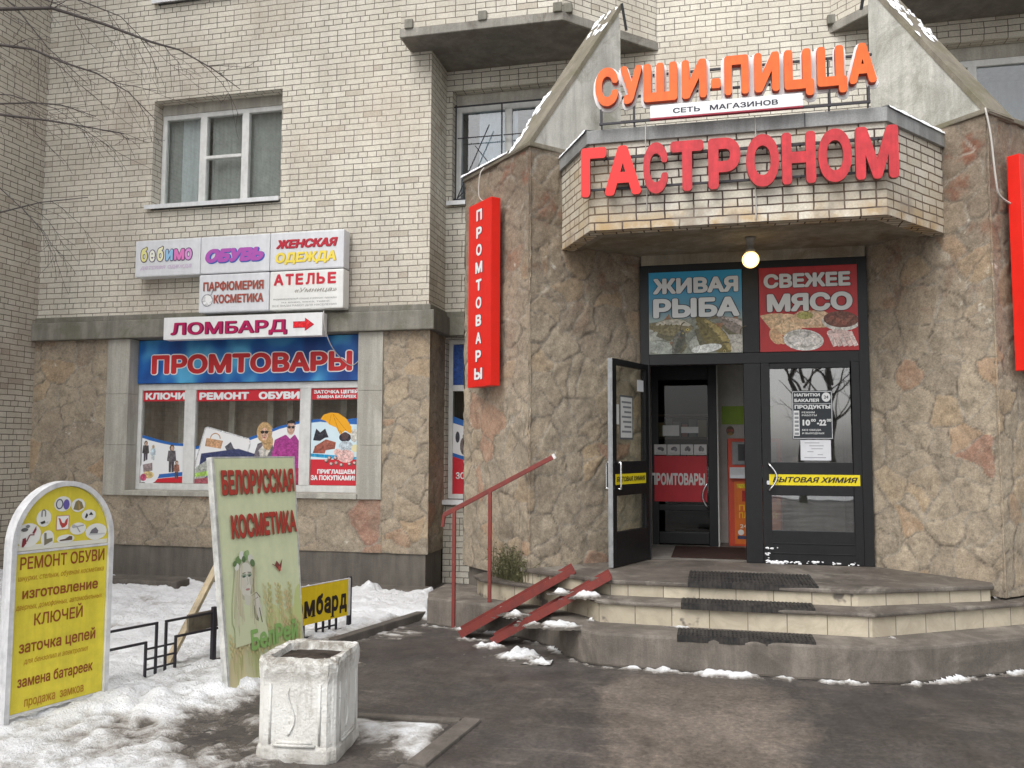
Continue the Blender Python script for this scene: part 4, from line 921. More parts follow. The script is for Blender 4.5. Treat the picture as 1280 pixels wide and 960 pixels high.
figure(p, f, 92, 340, 190*.55, (.08,.07,.07)); figure(p, f, 130, 360, 150*.55, (.50,.60,.66), (.55,.60,.62), (.60,.50,.35)); figure(p, f, 225, 360, 250*.55, (.12,.11,.12)); figure(p, f, 252, 440, 150*.6, (.30,.14,.10))
c = f(115,495); p.ell(c[0], c[1], .16, .17, WHT); p.poly([f(80,460), f(128,450), f(130,490), f(85,500)], (.30,.24,.24)); c = f(110,512); p.ell(c[0], c[1], .085, .05, (.62,.48,.22)); c = f(85,525); p.ell(c[0], c[1], .05, .05, (.55,.10,.20))
p.build(t1); text('КЛЮЧИ', f(82,0)[0], f(284,0)[0], f(0,126)[1], f(0,90)[1], p.y-.0015, t1, P(WHT), .06)
f = amap(340,-6.895,862,-5.34,75,2.555,552,1.28)
t2 = thing('window_poster', 'wide poster of a couple in sunglasses in the middle of the shop window', 'poster', (0, yp, 0), group='posters on the shop window')
p = Pic(0); R4(340,862,75,132,RED)
p.poly([f(340,552), f(862,552), f(862,235), f(760,262), f(660,300), f(560,338), f(470,355), f(340,362)], WHT); p.poly([f(560,338), f(660,300), f(760,262), f(862,235), f(862,248), f(760,276), f(660,316), f(570,348)], BLU); p.poly([f(340,362), f(430,357), f(430,372), f(340,378)], BLU)
p.poly([f(340,440), f(385,268), f(400,262), f(610,322), f(622,345), f(600,440), f(560,552), f(340,552)], (.55,.55,.56)); p.poly([f(346,440), f(390,275), f(402,270), f(604,328), f(614,345), f(592,440), f(552,548), f(346,548)], (.80,.80,.80))
for a0 in range(0, 180, 12): 
    pass
c = f(440,325); pts = [(c[0]+.075*math.cos(R(a)), c[1]+.075*math.sin(R(a))) for a in range(0, 181, 15)]; p.line(pts, .016, (.55,.35,.22))
p.poly([f(395,320), f(480,335), f(470,375), f(388,362)], (.55,.32,.18)); p.poly([f(490,365), f(520,340), f(535,372), f(550,380), f(500,384)], (.10,.10,.12))
p.poly([f(370,400), f(560,375), f(640,400), f(640,552), f(350,552)], (.05,.06,.14)); p.poly([f(345,470), f(420,420), f(440,480), f(360,552), f(345,552)], (.40,.42,.38)); p.poly([f(340,500), f(420,485), f(420,510), f(340,520)], (.35,.55,.12)); p.poly([f(340,530), f(420,520), f(420,552), f(340,552)], (.35,.10,.12))
# woman and man
p.poly([f(640,400), f(655,350), f(690,335), f(730,350), f(745,420), f(740,552), f(640,552)], (.16,.14,.16)); p.poly([f(660,380), f(690,350), f(720,380), f(700,420), f(670,420)], (.58,.55,.50))
c = f(688,292); p.ell(c[0], c[1], .115, .14, (.50,.33,.16)); c = f(705,340); p.ell(c[0], c[1], .08, .11, (.48,.31,.15)); c = f(688,300); p.ell(c[0], c[1], .058, .085, SKIN); [p.ell(*f(u_,291), .027, .022, (.03,.03,.03)) for u_ in (678,698)]; p.line([f(664,287), f(712,287)], .007, (.03,.03,.03)); p.ell(*f(688,319), .018, .008, (.50,.10,.10))
p.poly([f(728,400), f(740,330), f(790,305), f(840,305), f(858,335), f(858,552), f(728,552)], (.36,.05,.24)); p.poly([f(795,305), f(815,325), f(838,302), f(835,285), f(800,285)], (.75,.74,.74)); c = f(818,270); p.ell(c[0], c[1], .058, .095, (.52,.33,.25)); p.poly([f(798,262), f(800,236), f(820,230), f(838,238), f(840,262), f(836,248), f(804,248)], (.03,.025,.02)); [p.ell(*f(u_,267), .022, .018, (.03,.03,.03)) for u_ in (810,829)]; p.line([f(798,263), f(840,263)], .006, (.03,.03,.03))
R4(728,862,470,552,(.40,.04,.10))
p.build(t2); text('РЕМОНТ   ОБУВИ', f(352,0)[0], f(858,0)[0], f(0,125)[1], f(0,87)[1], p.y-.0015, t2, P(WHT), .065)
f = amap(915,-5.175,1152,-4.50,70,2.555,562,1.28)
t3 = thing('window_poster', 'poster with orange umbrella and hats at the right of the shop window', 'poster', (0, yp, 0), group='posters on the shop window')
p = Pic(0); R4(915,1152,70,126,RED)
p.poly([f(915,562), f(1152,562), f(1152,255), f(1040,250), f(960,240), f(915,245)], (.62,.76,.82)); p.poly([f(915,245), f(960,240), f(1040,250), f(1152,255), f(1152,220), f(1040,235), f(960,225), f(915,230)], BLU); p.poly([f(915,402), f(1000,408), f(1152,420), f(1152,440), f(1000,425), f(915,418)], (.03,.30,.55)); R4(915,1152,432,562,RED)
p.poly([f(960,228), f(975,205), f(1010,193), f(1050,197), f(1090,225), f(1115,265), f(1118,305), f(1085,285), f(1060,305), f(1040,270), f(1005,255), f(985,235)], (.80,.38,.02)); p.line([f(1015,196), f(1005,252)], .008, (.60,.25,.01)); p.line([f(1020,196), f(1058,300)], .008, (.60,.25,.01)); p.line([f(1020,196), f(1090,285)], .008, (.60,.25,.01)); p.line([f(1060,285), f(1100,345)], .012, (.55,.25,.02))
p.poly([f(925,335), f(940,275), f(960,295), f(985,275), f(1003,320), f(985,322), f(960,338)], (.03,.03,.04)); c = f(1085,320); p.ell(c[0], c[1], .085, .06, (.04,.03,.04)); p.ell(c[0], c[1]+.02, .05, .05, (.10,.06,.06))
p.poly([f(925,400), f(935,365), f(990,330), f(1040,345), f(1035,378), f(990,385), f(985,402)], (.32,.10,.07)); c = f(1090,365); p.ell(c[0], c[1], .10, .07, (.48,.55,.60)); c = f(1130,310); p.ell(c[0], c[1], .05, .09, (.62,.60,.55)); c = f(1090,415); p.ell(c[0], c[1], .12, .085, (.70,.45,.42)); c = f(1050,395); p.ell(c[0], c[1], .055, .045, (.68,.44,.40)); c = f(1135,375); p.ell(c[0], c[1], .05, .05, (.75,.68,.40))
for u, v in ((995,440),(1020,455),(1045,450),(1010,425),(1070,460),(1110,455),(1040,425),(1135,450)): c = f(u, v); p.ell(c[0], c[1], .03, .026, (.20,.08,.07)); p.ell(c[0]-.006, c[1]+.006, .018, .015, (.62,.50,.46))
p.build(t3); W_ = P(WHT)
text('ЗАТОЧКА ЦЕПЕЙ', f(925,0)[0], f(1150,0)[0], f(0,96)[1], f(0,78)[1], p.y-.0015, t3, W_, .05); text('ЗАМЕНА БАТАРЕЕК', f(940,0)[0], f(1138,0)[0], f(0,120)[1], f(0,104)[1], p.y-.0015, t3, W_, .05)
text('ПРИГЛАШАЕМ', f(950,0)[0], f(1138,0)[0], f(0,505)[1], f(0,482)[1], p.y-.0015, t3, W_, .05); text('ЗА ПОКУПКАМИ!', f(918,0)[0], f(1138,0)[0], f(0,537)[1], f(0,512)[1], p.y-.0015, t3, W_, .05)
t4 = thing('window_poster', 'blue, white and red poster in the narrow window behind the handrail', 'poster', (0, YB+.12+.024, 0), group=None)
p = Pic(0); p.rect(-3.394,-2.686,2.62,3.17,(.02,.07,.28)); p.poly([(-3.394,1.16),(-2.686,1.16),(-2.686,1.72),(-2.95,1.62),(-3.2,1.60),(-3.394,1.66)],RED)
p.poly([(-3.394,1.66),(-3.2,1.60),(-2.95,1.62),(-2.686,1.72),(-2.686,2.1),(-2.9,2.02),(-3.2,2.05),(-3.394,2.11)],WHT); p.poly([(-3.394,2.11),(-3.2,2.05),(-2.9,2.02),(-2.686,2.1),(-2.686,2.17),(-2.9,2.1),(-3.2,2.13),(-3.394,2.2)],BLU); p.poly([(-3.394,1.66),(-3.2,1.60),(-2.95,1.62),(-2.686,1.72),(-2.686,1.77),(-2.95,1.67),(-3.2,1.65),(-3.394,1.71)],BLU)
p.ell(-3.24,1.80,.055,.12,(.16,.13,.12)).ell(-3.22,1.93,.04,.045,(.20,.16,.14)).ell(-3.10,1.82,.07,.10,(.40,.30,.20)); p.ell(-3.33,1.92,.03,.075,(.06,.06,.08))
p.build(t4); text('ЗООТОВАРЫ', -3.35, -2.72, 1.36, 1.45, p.y-.0015, t4, W_, .03)

# ------------------------------------------------------------------ posters over the entrance
def fish_bg():
    M = Mat('water_print'); z = M.xyz(M.coord('Object'))[2]
    col = M.ramp(z, [(.30, (.36, .40, .34)), (.48, (.10, .24, .32)), (.75, (.025, .30, .52))]); return M.out(col, .4, .35)
t = thing('transom_poster', 'blue poster of live carp above the open left half of the entrance', 'poster', (-.638, 9.19, 2.778), group='posters over the entrance')
box_part('panel', fish_bg(), t, (0, .970, 0, .02, 0, .885))
p = Pic(-.002, clip=(.004,.966,.004,.881))
p.poly([(0,0),(.97,0),(.97,.36),(.75,.38),(.55,.40),(.3,.36),(0,.34)], (.20,.21,.17)).ell(.10,.22,.20,.07,(.40,.41,.36),12).ell(.12,.07,.20,.07,(.30,.32,.28),-10).ell(.85,.12,.16,.12,(.42,.40,.35),-30).ell(.52,.10,.10,.09,(.38,.39,.34),30)
def carp(cx, cz, L, rot, body, belly, seed=0):
    r = R(rot); T = lambda x, z: (cx+(x*math.cos(r)-z*math.sin(r))*L, cz+(x*math.sin(r)+z*math.cos(r))*L)
    p.poly([T(.40,.03), T(.62,.20), T(.57,0), T(.62,-.20), T(.40,-.03)], (.14,.12,.07)); p.poly([T(-.25,.16), T(-.02,.30), T(.25,.20), T(.2,.10)], (.12,.11,.06)); p.poly([T(-.05,-.14), T(.02,-.27), T(.12,-.13)], (.28,.15,.08))
    up = [(-.5,0),(-.42,.09),(-.28,.155),(-.1,.19),(.1,.17),(.3,.09),(.45,.04)]; dn = [(.45,-.03),(.25,-.09),(.05,-.16),(-.15,-.18),(-.3,-.15),(-.44,-.07)]
    p.poly([T(*q) for q in up+dn], body); p.poly([T(*q) for q in [(.3,-.02),(.05,-.04),(-.2,-.05),(-.40,-.03),(-.44,-.07),(-.3,-.145),(-.15,-.17),(.05,-.15),(.25,-.08)]], belly)
    p.line([T(-.27,.14), T(-.23,.04), T(-.25,-.06), T(-.31,-.12)], .008*L/.3, (.10,.08,.04)); c = T(-.38,.035); p.ell(c[0], c[1], .026*L, .026*L, (.55,.45,.12)); p.ell(c[0], c[1], .014*L, .014*L, (.02,.02,.02))
    for i in range(5):
        for j in range(3): c = T(-.15+i*.11, .10-j*.07); p.ell(c[0], c[1], .025*L, .02*L, (body[0]*.75, body[1]*.75, body[2]*.7), rot)
carp(.21,.29,.52,176,(.20,.17,.085),(.44,.41,.33)); carp(.66,.21,.60,128,(.155,.125,.04),(.34,.27,.10)); carp(.30,.10,.34,250,(.075,.075,.055),(.16,.16,.13)); carp(.88,.30,.40,150,(.24,.20,.17),(.46,.40,.36))
p.ell(.60,.05,.16,.045,(.62,.63,.60),8)
p.build(t)
for s_, a, b, z0, z1 in (('ЖИВАЯ',.045,.935,.645,.815),('РЫБА',.045,.945,.385,.595)):
    text(s_, a, b, z0, z1, p.y-.0015, t, P((.02,.03,.04)), .085, name='letter_outline', grow=.025); text(s_, a, b, z0, z1, p.y-.003, t, P((.62,.64,.64)), .055)
t = thing('transom_poster', 'red poster of fresh meat and poultry above the closed right half of the entrance', 'poster', (.508, 9.19, 2.778), group='posters over the entrance')
box_part('panel', plain((.46,.028,.03), .4, .35, .1), t, (0, .965, 0, .02, 0, .885))
p = Pic(-.002, clip=(.004,.961,.004,.881))
p.poly([(0,.38),(.06,.30),(.12,.22),(.25,.16),(.36,.18),(.42,.28),(.34,.36),(.22,.40),(.1,.40)],(.62,.43,.25)).ell(.16,.16,.06,.09,(.58,.36,.20),30).ell(.30,.30,.14,.09,(.66,.47,.29),-15).ell(.22,.12,.035,.05,(.60,.36,.20),40)
p.poly([(.28,.34),(.40,.42),(.62,.42),(.72,.36),(.66,.24),(.42,.24)],(.60,.40,.24)).ell(.56,.34,.14,.07,(.66,.46,.30),5).ell(.45,.37,.08,.04,(.36,.33,.10))
p.ell(.80,.30,.185,.10,(.62,.60,.55),-4).ell(.80,.32,.17,.085,(.15,.055,.035),-4)
for i in range(9): p.ell(.68+.03*i, .31+.03*math.sin(i*2.1), .028, .022, (.22+.05*(i%2),.09,.06), 30*i)
p.ell(.43,.115,.20,.11,(.66,.64,.60),-6).ell(.43,.125,.175,.09,(.42,.40,.36),-6)
for x_, z_ in ((.33,.13),(.42,.16),(.52,.14),(.37,.09),(.47,.09),(.55,.10),(.43,.12)): p.ell(x_, z_, .05, .034, (.66,.62,.58), 25)
for i in range(5): p.poly([(.66+.05*i,.18),(.70+.05*i,.20),(.78+.05*i-.02,.05),(.74+.05*i-.02,.035)],(.64,.48,.44) if i%2 else (.68,.54,.50))
p.ell(.78,.18,.12,.035,(.62,.46,.42),-5)
p.build(t)
for s_, a, b, z0, z1 in (('СВЕЖЕЕ',.045,.90,.665,.815),('МЯСО',.075,.915,.415,.605)):
    text(s_, a, b, z0, z1, p.y-.0015, t, P((.06,.01,.015)), .085, name='letter_outline', grow=.025); text(s_, a, b, z0, z1, p.y-.003, t, P((.62,.62,.61)), .055)

# stickers on the door leaves (they swing with the doors, so they are parts of them)
def sticker(parent, boxdim, c, label=None):
    o = box_part('sticker', plain(c, .5, .3, .05), parent, boxdim)
    if label: o['label'] = label
    return o
YEL = (.74, .60, .015); yo = -.052
st1 = sticker(dr, (-.90, -.022, yo-.001, -.0502, .795, .905), YEL, 'yellow strip with black household goods lettering')
text('БЫТОВАЯ ХИМИЯ', -.868, -.045, .825, .880, yo-.003, st1, P((.03,.025,.02)), .035, .28)
hb = MB(); 
hs_ = sticker(dr, (-.66, -.265, -.0335, -.0305, 1.265, 1.765), (.025,.03,.035), 'black opening hours sticker with white lettering')
p = Pic(-.034); p.flat = True; 
for q in ((-.655,-.27,1.752,1.758),(-.655,-.27,1.272,1.278),(-.655,-.649,1.272,1.758),(-.276,-.27,1.272,1.758),(-.645,-.28,1.628,1.632)): p.rect(*q, (.55,.56,.57))
p.ell(-.325,1.697,.043,.048,(.62,.63,.63)).rect(-.645,-.59,1.30,1.56,(.60,.61,.61))
for i in range(6): p.rect(-.638,-.597,1.31+i*.041,1.335+i*.041,(.20,.21,.22))
p.build(hs_)
W2 = P((.62,.63,.63))
for s_, a, b, z0, z1, bo in (('НАПИТКИ',-.635,-.385,1.705,1.738,.05),('БАКАЛЕЯ',-.635,-.395,1.648,1.682,.05),('ПРОДУКТЫ',-.635,-.285,1.578,1.618,.05),('РЕЖИМ',-.565,-.44,1.532,1.550,.02),('РАБОТЫ',-.565,-.42,1.502,1.520,.02),('10',-.560,-.485,1.405,1.470,.05),('00',-.478,-.43,1.445,1.475,.03),('-22',-.42,-.33,1.405,1.470,.05),('00',-.325,-.28,1.445,1.475,.03),('БЕЗ ОБЕДА',-.565,-.38,1.352,1.370,.02),('И ВЫХОДНЫХ',-.565,-.35,1.318,1.336,.02)): text(s_, a, b, z0, z1, p.y-.0005, hs_, W2, bo)
text('24', -.347, -.303, 1.68, 1.715, p.y-.0005, hs_, P((.05,.05,.06)), .03)
pn = sticker(dr, (-.585, -.29, -.0335, -.0305, 1.05, 1.258), (.62,.63,.66), 'white printed notice below the opening hours')
for i, (a, b) in enumerate(((-.545,-.40),(-.50,-.36),(-.48,-.37),(-.52,-.46),(-.42,-.37),(-.55,-.34))): box_part('small_lettering', P((.25,.25,.27)), pn, (a, b, -.0345, -.0336, 1.225-.03*min(i,5), 1.232-.03*min(i,5)))
st2 = sticker(dl, (.10, .80, .0002, .002, .80, .905), YEL, 'yellow strip with black lettering on the open leaf')
xf = Matrix.Rotation(math.pi, 4, 'Z')
text('БЫТОВАЯ ХИМИЯ', -.78, -.12, .83, .878, -.0035, st2, P((.05,.045,.02)), .035, .28, xf=xf)
n1 = sticker(dl, (.36, .66, -.021, -.019, 1.25, 1.70), (.10,.105,.11)); n2 = sticker(dl, (.10, .25, -.021, -.019, 1.76, 1.88), (.62,.64,.66)); n3 = sticker(dl, (.68, .755, -.021, -.019, 1.40, 1.60), (.60,.61,.60)); n4 = sticker(dl, (.38, .64, -.0188, -.018, 1.27, 1.68), (.55,.56,.55), 'back of the opening hours sticker seen through the glass')
for i in range(7): box_part('printed_line', P((.16,.17,.18)), n4, (.40, .62-.03*(i % 3), -.0179, -.0172, 1.62-.05*i, 1.64-.05*i))
# inner door: red panel, icons and notices
ip = sticker(idr, (-.69, -.062, 10.648, 10.657, 1.13, 1.685), (.46,.025,.035), 'red panel with white lettering across the inner door')
text('ПРОМТОВАРЫ', -.735, -.085, 1.33, 1.475, 10.646, ip, P((.60,.60,.58)), .045)
for i in range(4):
    a = -.69+i*.160; q = sticker(idr, (a, a+.15, 10.648, 10.657, 1.70, 1.825), (.55,.53,.52)); p = Pic(10.647); p.ell(a+.075, 1.775, .035, .02, (.12,.11,.12), 25*i).ell(a+.10, 1.765, .02, .026, (.16,.15,.15)).rect(a+.02, a+.13, 1.715, 1.722, (.3,.3,.3)); p.build(q)
sticker(idr, (-.585, -.385, 10.648, 10.657, 1.93, 2.06), (.58,.58,.57)); sticker(idr, (-.36, -.155, 10.648, 10.657, 1.965, 2.04), (.58,.58,.57))

# payment terminal and wall notices inside
pt = thing('payment_terminal', 'red and orange payment terminal standing inside the doorway', 'terminal', (.19, 10.72, ZD))
box_part('body', plain((.62,.07,.03), .45, .4, .08), pt, (0, .62, .02, .34, .004, 1.30), .01); m = MB(); m.box(.05, .57, 0, .03, .98, 1.26); m.build('screen_surround', M_alu, pt, .01); box_part('screen', plain((.03,.03,.035), .2, .6, 0), pt, (.12, .50, -.005, 0, 1.03, 1.23))
m = MB(); m.add([(.02,-.06,.82),(.60,-.06,.82),(.60,.02,.82),(.02,.02,.82),(.02,-.05,.86),(.60,-.05,.86),(.60,.02,.95),(.02,.02,.95)], [(0,3,2,1),(4,5,6,7),(0,1,5,4),(1,2,6,5),(2,3,7,6),(3,0,4,7)]); m.build('keypad_shelf', plain((.62,.64,.66), .4, .5, .05), pt)
box_part('front_panel', plain((.70,.16,.02), .45, .4, .08), pt, (.07, .60, .012, .019, .03, .78)); OR = P((.80,.45,.02))
for s_, a, b, z0, z1, c in (('ПРИЁМ',.12,.50,.43,.50,OR),('ПЛАТЕЖЕЙ',.12,.56,.34,.41,OR),('24 часа',.13,.42,.22,.27,P((.75,.70,.55))),('без комиссии',.2,.55,.05,.08,P((.7,.6,.5)))): text(s_, a, b, z0, z1, .010, pt, c, .03)
p = Pic(.011); p.rect(.10,.58,.70,.75,(.70,.52,.02)).rect(.16,.56,.54,.67,(.42,.02,.02)).ell(.28,.60,.07,.045,(.78,.60,.10)).ell(.14,.17,.035,.035,(.75,.72,.68)).rect(.10,.28,.09,.13,(.05,.06,.12)); p.build(pt)
q = tag(box_part('wall_notice', plain((.34,.52,.06), .5, .3, .1), None, (.13, .75, 11.065, 11.078, 2.08, 2.31)), 'green notice on the vestibule wall above the payment terminal', 'notice')
q2 = Pic(11.076, .001); q2.ell(.23,2.0,.05,.06,(.10,.05,.02)).rect(.19,.27,1.99,2.02,(.45,.10,.05)).ell(.23,1.96,.03,.02,(.5,.3,.05)); q2 = tag(q2.build(None, 'wall_sticker'), 'small round dark sticker on the vestibule wall below the green notice', 'sticker')

# lamp hanging under the porch
lp = thing('porch_lamp', 'lit round glass lamp hanging under the porch over the doorway', 'lamp', (.40, 8.60, 3.63))
m = MB(); m.lathe([(.001,-.083)]+[(.083*math.sin(R(a)), -.083*math.cos(R(a))) for a in range(12, 169, 12)], (0,0), 24)
M = Mat('lit_globe'); lw = M.n('LayerWeight'); lw.inputs[0].default_value = .35
M.set(M.b.inputs['Emission Color'], M.ramp(lw.outputs['Facing'], [(.15, (1, .78, .42)), (.6, (1, .60, .18)), (1, (.85, .36, .05))])); M.b.inputs['Emission Strength'].default_value = 1.5; m.build('globe', M.out((.8, .7, .5), .3), lp, smooth=True)
m = MB(); m.lathe([(.001,.225),(.05,.225),(.052,.20),(.040,.19),(.036,.11),(.05,.10),(.045,.072),(.001,.07)], (0,0), 16); m.build('socket', plain((.30,.29,.27), .5, .4, .2), lp, smooth=True)
# cables
def cable(pts, r, label, mat=M_cable):
    n = []; P_ = [Vector(q) for q in pts]
    for i in range(len(P_)-1):
        a, b, c, d = P_[max(i-1,0)], P_[i], P_[i+1], P_[min(i+2,len(P_)-1)]
        for k in range(6):
            t_ = k/6; n.append(.5*((2*b)+(c-a)*t_+(2*a-5*b+4*c-d)*t_*t_+(3*b-a-3*c+d)*t_**3))
    n.append(P_[-1]); m = MB(); m.tube(n, r, 6); return tag(m.build('cable', mat, None, 0, True), label, 'cable')
cable([(.42,7.775,4.76),(.425,7.775,4.60),(.41,7.79,4.3),(.42,7.80,4.0),(.415,7.81,3.82)], .006, 'thin pale cable hanging down the middle of the porch front above the lamp')
cable([(-.55,7.74,4.76),(-.555,7.74,4.6),(-.548,7.79,4.3),(-.553,7.80,3.95)], .005, 'thin pale cable hanging behind the first red letters of the porch')
cable([(-2.36,8.72,4.80),(-2.40,8.70,4.72),(-2.42,8.72,4.52),(-2.38,8.72,4.44),(-2.28,8.66,4.43)], .007, 'white cable looping down to the top of the red vertical sign')
cable([(2.46,8.29,4.86),(2.49,8.27,4.6),(2.52,8.28,4.2),(2.56,8.32,4.05),(2.70,8.42,3.98)], .009, 'pale cable running down the edge of the right stone pier')
cable([(-4.82,9.98,3.52),(-4.79,9.96,3.30),(-4.74,10.1,3.05),(-4.62,10.33,2.86),(-4.50,10.34,2.89),(-4.43,10.34,3.02)], .007, 'pale cable hanging from the arrow sign across the blue banner')

# ------------------------------------------------------------------ pavement boards, fence, planter
ar = thing('pavement_sign', 'yellow round topped shoe repair and key cutting board on white legs in the snow', 'sign', (-4.262, 4.568, 0), R(90-15.8))
def arch_pts(x0, x1, z0, zs, ztop, n=26):
    cx = (x0+x1)/2; rx = (x1-x0)/2
    return [(cx+rx*math.cos(math.pi*i/n), zs+(ztop-zs)*math.sin(math.pi*i/n)) for i in range(n+1)]
M_yel = plain((.74,.62,.055), .5, .35, .10); M_wf = plain((.72,.72,.73), .45, .4, .18)
out = [(.66,0)]+arch_pts(-.05,.66,0,1.13,1.535)+[(-.05,0)]; inn = [(.628,0)]+arch_pts(-.018,.628,0,1.13,1.503)+[(-.018,0)]
m = MB(); n = len(out)
for i in range(n-1):
    a, b, c, d = out[i], out[i+1], inn[i+1], inn[i]; y0, y1 = -.035, .05
    m.add([(a[0],y0,a[1]),(b[0],y0,b[1]),(c[0],y0,c[1]),(d[0],y0,d[1]),(a[0],y1,a[1]),(b[0],y1,b[1]),(c[0],y1,c[1]),(d[0],y1,d[1])], [(0,1,2,3),(7,6,5,4),(1,0,4,5),(3,2,6,7)])
m.box(-.016,.626,-.02,.03,1.085,1.10); m.box(-.016,.626,-.01,.02,.085,.10)
m.build('frame', M_wf, ar)
m = MB(); m.slab_xz([(.626,1.102)]+arch_pts(-.016,.626,0,1.13,1.50)+[(-.016,1.102)], -.012, .03); m.build('arch_panel', M_yel, ar)
m = MB(); m.box(-.016,.626,-.012,.03,.102,1.083); m.build('lower_panel', M_yel, ar)
p = Pic(-.0135); p.flat = True; LW = (.74,.74,.70)
p.poly([(-.01,1.103),(.62,1.103),(.62,1.13),(-.01,1.14)],(.70,.69,.60))
for x, z, rx, rz in ((.06,1.20,.085,.075),(.16,1.30,.05,.055),(.285,1.385,.06,.05),(.395,1.37,.05,.045),(.475,1.30,.052,.038),(.40,1.215,.058,.04),(.535,1.185,.08,.055),(.19,1.165,.045,.055),(.315,1.155,.062,.028)): p.ell(x, z, rx, rz, LW)
p.rect(.245,.335,1.215,1.31,(.50,.25,.18)).rect(.25,.33,1.22,1.305,(.80,.79,.77)).poly([(.258,1.295),(.272,1.25),(.285,1.228),(.305,1.232),(.322,1.25),(.326,1.292),(.31,1.28),(.30,1.258),(.285,1.262),(.272,1.29)],(.45,.06,.05))
p.ell(.262,1.385,.026,.034,(.10,.10,.13)).ell(.262,1.385,.018,.026,(.66,.68,.70)).ell(.31,1.38,.022,.034,(.13,.10,.35))
p.poly([(.36,1.345),(.375,1.395),(.395,1.405),(.42,1.39),(.435,1.352),(.40,1.335)],(.22,.19,.10)).poly([(.395,1.40),(.412,1.35),(.40,1.335)],(.50,.28,.04))
p.line([(.145,1.31),(.145,1.345),(.155,1.355),(.168,1.345),(.168,1.31)],.008,(.20,.20,.20)).poly([(.135,1.275),(.165,1.285),(.172,1.268),(.145,1.262)],(.05,.05,.04)).poly([(.165,1.27),(.19,1.28),(.19,1.262)],(.55,.55,.5))
p.poly([(.445,1.285),(.458,1.315),(.47,1.30),(.458,1.28)],(.03,.03,.03)).poly([(.475,1.30),(.49,1.322),(.508,1.30),(.49,1.30)],(.03,.03,.03))
p.line([(.365,1.225),(.44,1.235)],.008,(.35,.35,.36)).line([(.385,1.235),(.415,1.19)],.008,(.35,.35,.36)).ell(.368,1.232,.014,.012,(.4,.4,.42))
p.poly([(.485,1.175),(.50,1.20),(.53,1.215),(.55,1.19),(.545,1.172)],(.16,.15,.17)).rect(.48,.60,1.163,1.172,(.55,.55,.56))
p.poly([(.02,1.13),(.025,1.18),(.045,1.185),(.05,1.15),(.03,1.125)],(.22,.03,.04)).poly([(.085,1.21),(.11,1.255),(.112,1.23),(.10,1.205)],(.24,.04,.05)).line([(.05,1.16),(.07,1.20),(.10,1.20)],.008,(.25,.10,.10)).ell(.035,1.235,.022,.012,(.12,.12,.12)).ell(.055,1.255,.014,.01,(.2,.2,.2))
p.poly([(.165,1.205),(.18,1.205),(.182,1.165),(.222,1.17),(.222,1.15),(.168,1.125)],(.20,.18,.12)).poly([(.27,1.15),(.31,1.155),(.34,1.172),(.36,1.168),(.36,1.145),(.275,1.143)],(.12,.08,.06))
p.build(ar); DR = P((.27,.075,.018)); DR2 = P((.42,.20,.02))
for s_, a, b, z0, z1, mt, bo, sh in (('РЕМОНТ ОБУВИ',.018,.605,.985,1.065,DR,.022,0),('шнурки, стельки, обувная косметика',.008,.605,.915,.95,DR2,.005,.25),('изготовление',.04,.565,.80,.87,DR,.03,0),('дверных, домофонных, автомобильных',.002,.60,.735,.77,DR2,.005,.25),
    ('КЛЮЧЕЙ',.125,.46,.625,.70,DR,.02,0),('заточка цепей',.035,.560,.465,.54,DR,.025,0),('для бензопил и электропил',.07,.51,.395,.43,DR2,.005,.25),('замена батареек',.035,.55,.255,.325,DR,.025,0),('продажа  замков',.085,.49,.13,.19,DR2,.02,0)): text(s_, a, b, z0, z1, -.0145, ar, mt, bo, sh)
M_chain = M_iron
m = MB()
for i in range(16): zc = .62-.022*i; xx = .665+.004*(i % 2); m.tube([(xx+.008*math.cos(k)*(1 if i % 2 else .3), .01+.008*math.cos(k)*(0 if i % 2 else 1), zc+.014*math.sin(k)) for k in [2*math.pi*j/8 for j in range(9)]], .0025, 5, 0, False)
m.build('chain', M_chain, ar)

gb = thing('pavement_sign', 'tall pale green cosmetics board leaning back on the low fence', 'sign', mat=Matrix.Translation((-3.35, 5.55, -.03)) @ Matrix.Rotation(R(76), 4, 'Z') @ Matrix.Rotation(R(-8), 4, 'X'))
M_green = plain((.66,.71,.46), .5, .35, .06)
m = MB(); m.slab_xz([(.012,.012),(.785,.012),(.875,1.725),(.012,1.725)], -.012, .012); m.build('board', M_green, gb); m = MB(); m.box(-.012, .010, -.022, .03, 0, 1.735); m.slab_xz([(.787,0),(.799,0),(.889,1.737),(.877,1.737)], -.013, .02); m.box(.010, .876, -.013, .02, 1.727, 1.737); m.build('edge_trim', plain((.68,.68,.65), .5, .3, .3), gb)
p = Pic(-.0125, .00003, (.014,.82,.02,1.7)); p.flat = True; GL = (.60,.66,.44)
rng = random.Random(8)
for i in range(10): p.ell(.12+.08*i, .10+rng.uniform(0,.45), .10, .22, (.55+rng.uniform(-.03,.06),.58+rng.uniform(-.05,.03),.30+rng.uniform(-.06,.06)), rng.uniform(-15,15))
for i in range(46):        # ears of wheat
    x = rng.uniform(.03,.78); z = rng.uniform(.35,.72); c_ = rng.choice([(.58,.50,.24),(.62,.55,.30),(.50,.48,.22),(.60,.48,.26)]); l = rng.uniform(-.05,.05)
    p.line([(x, .04+rng.uniform(0,.2)), (x+l*.5, z*.6), (x+l, z)], .004, (.48,.50,.22))
    for k in range(7): p.ell(x+l*(1+.05*k)+(.010 if k % 2 else -.010), z-.09+.022*k, .007, .017, c_, -18 if k % 2 else 18)
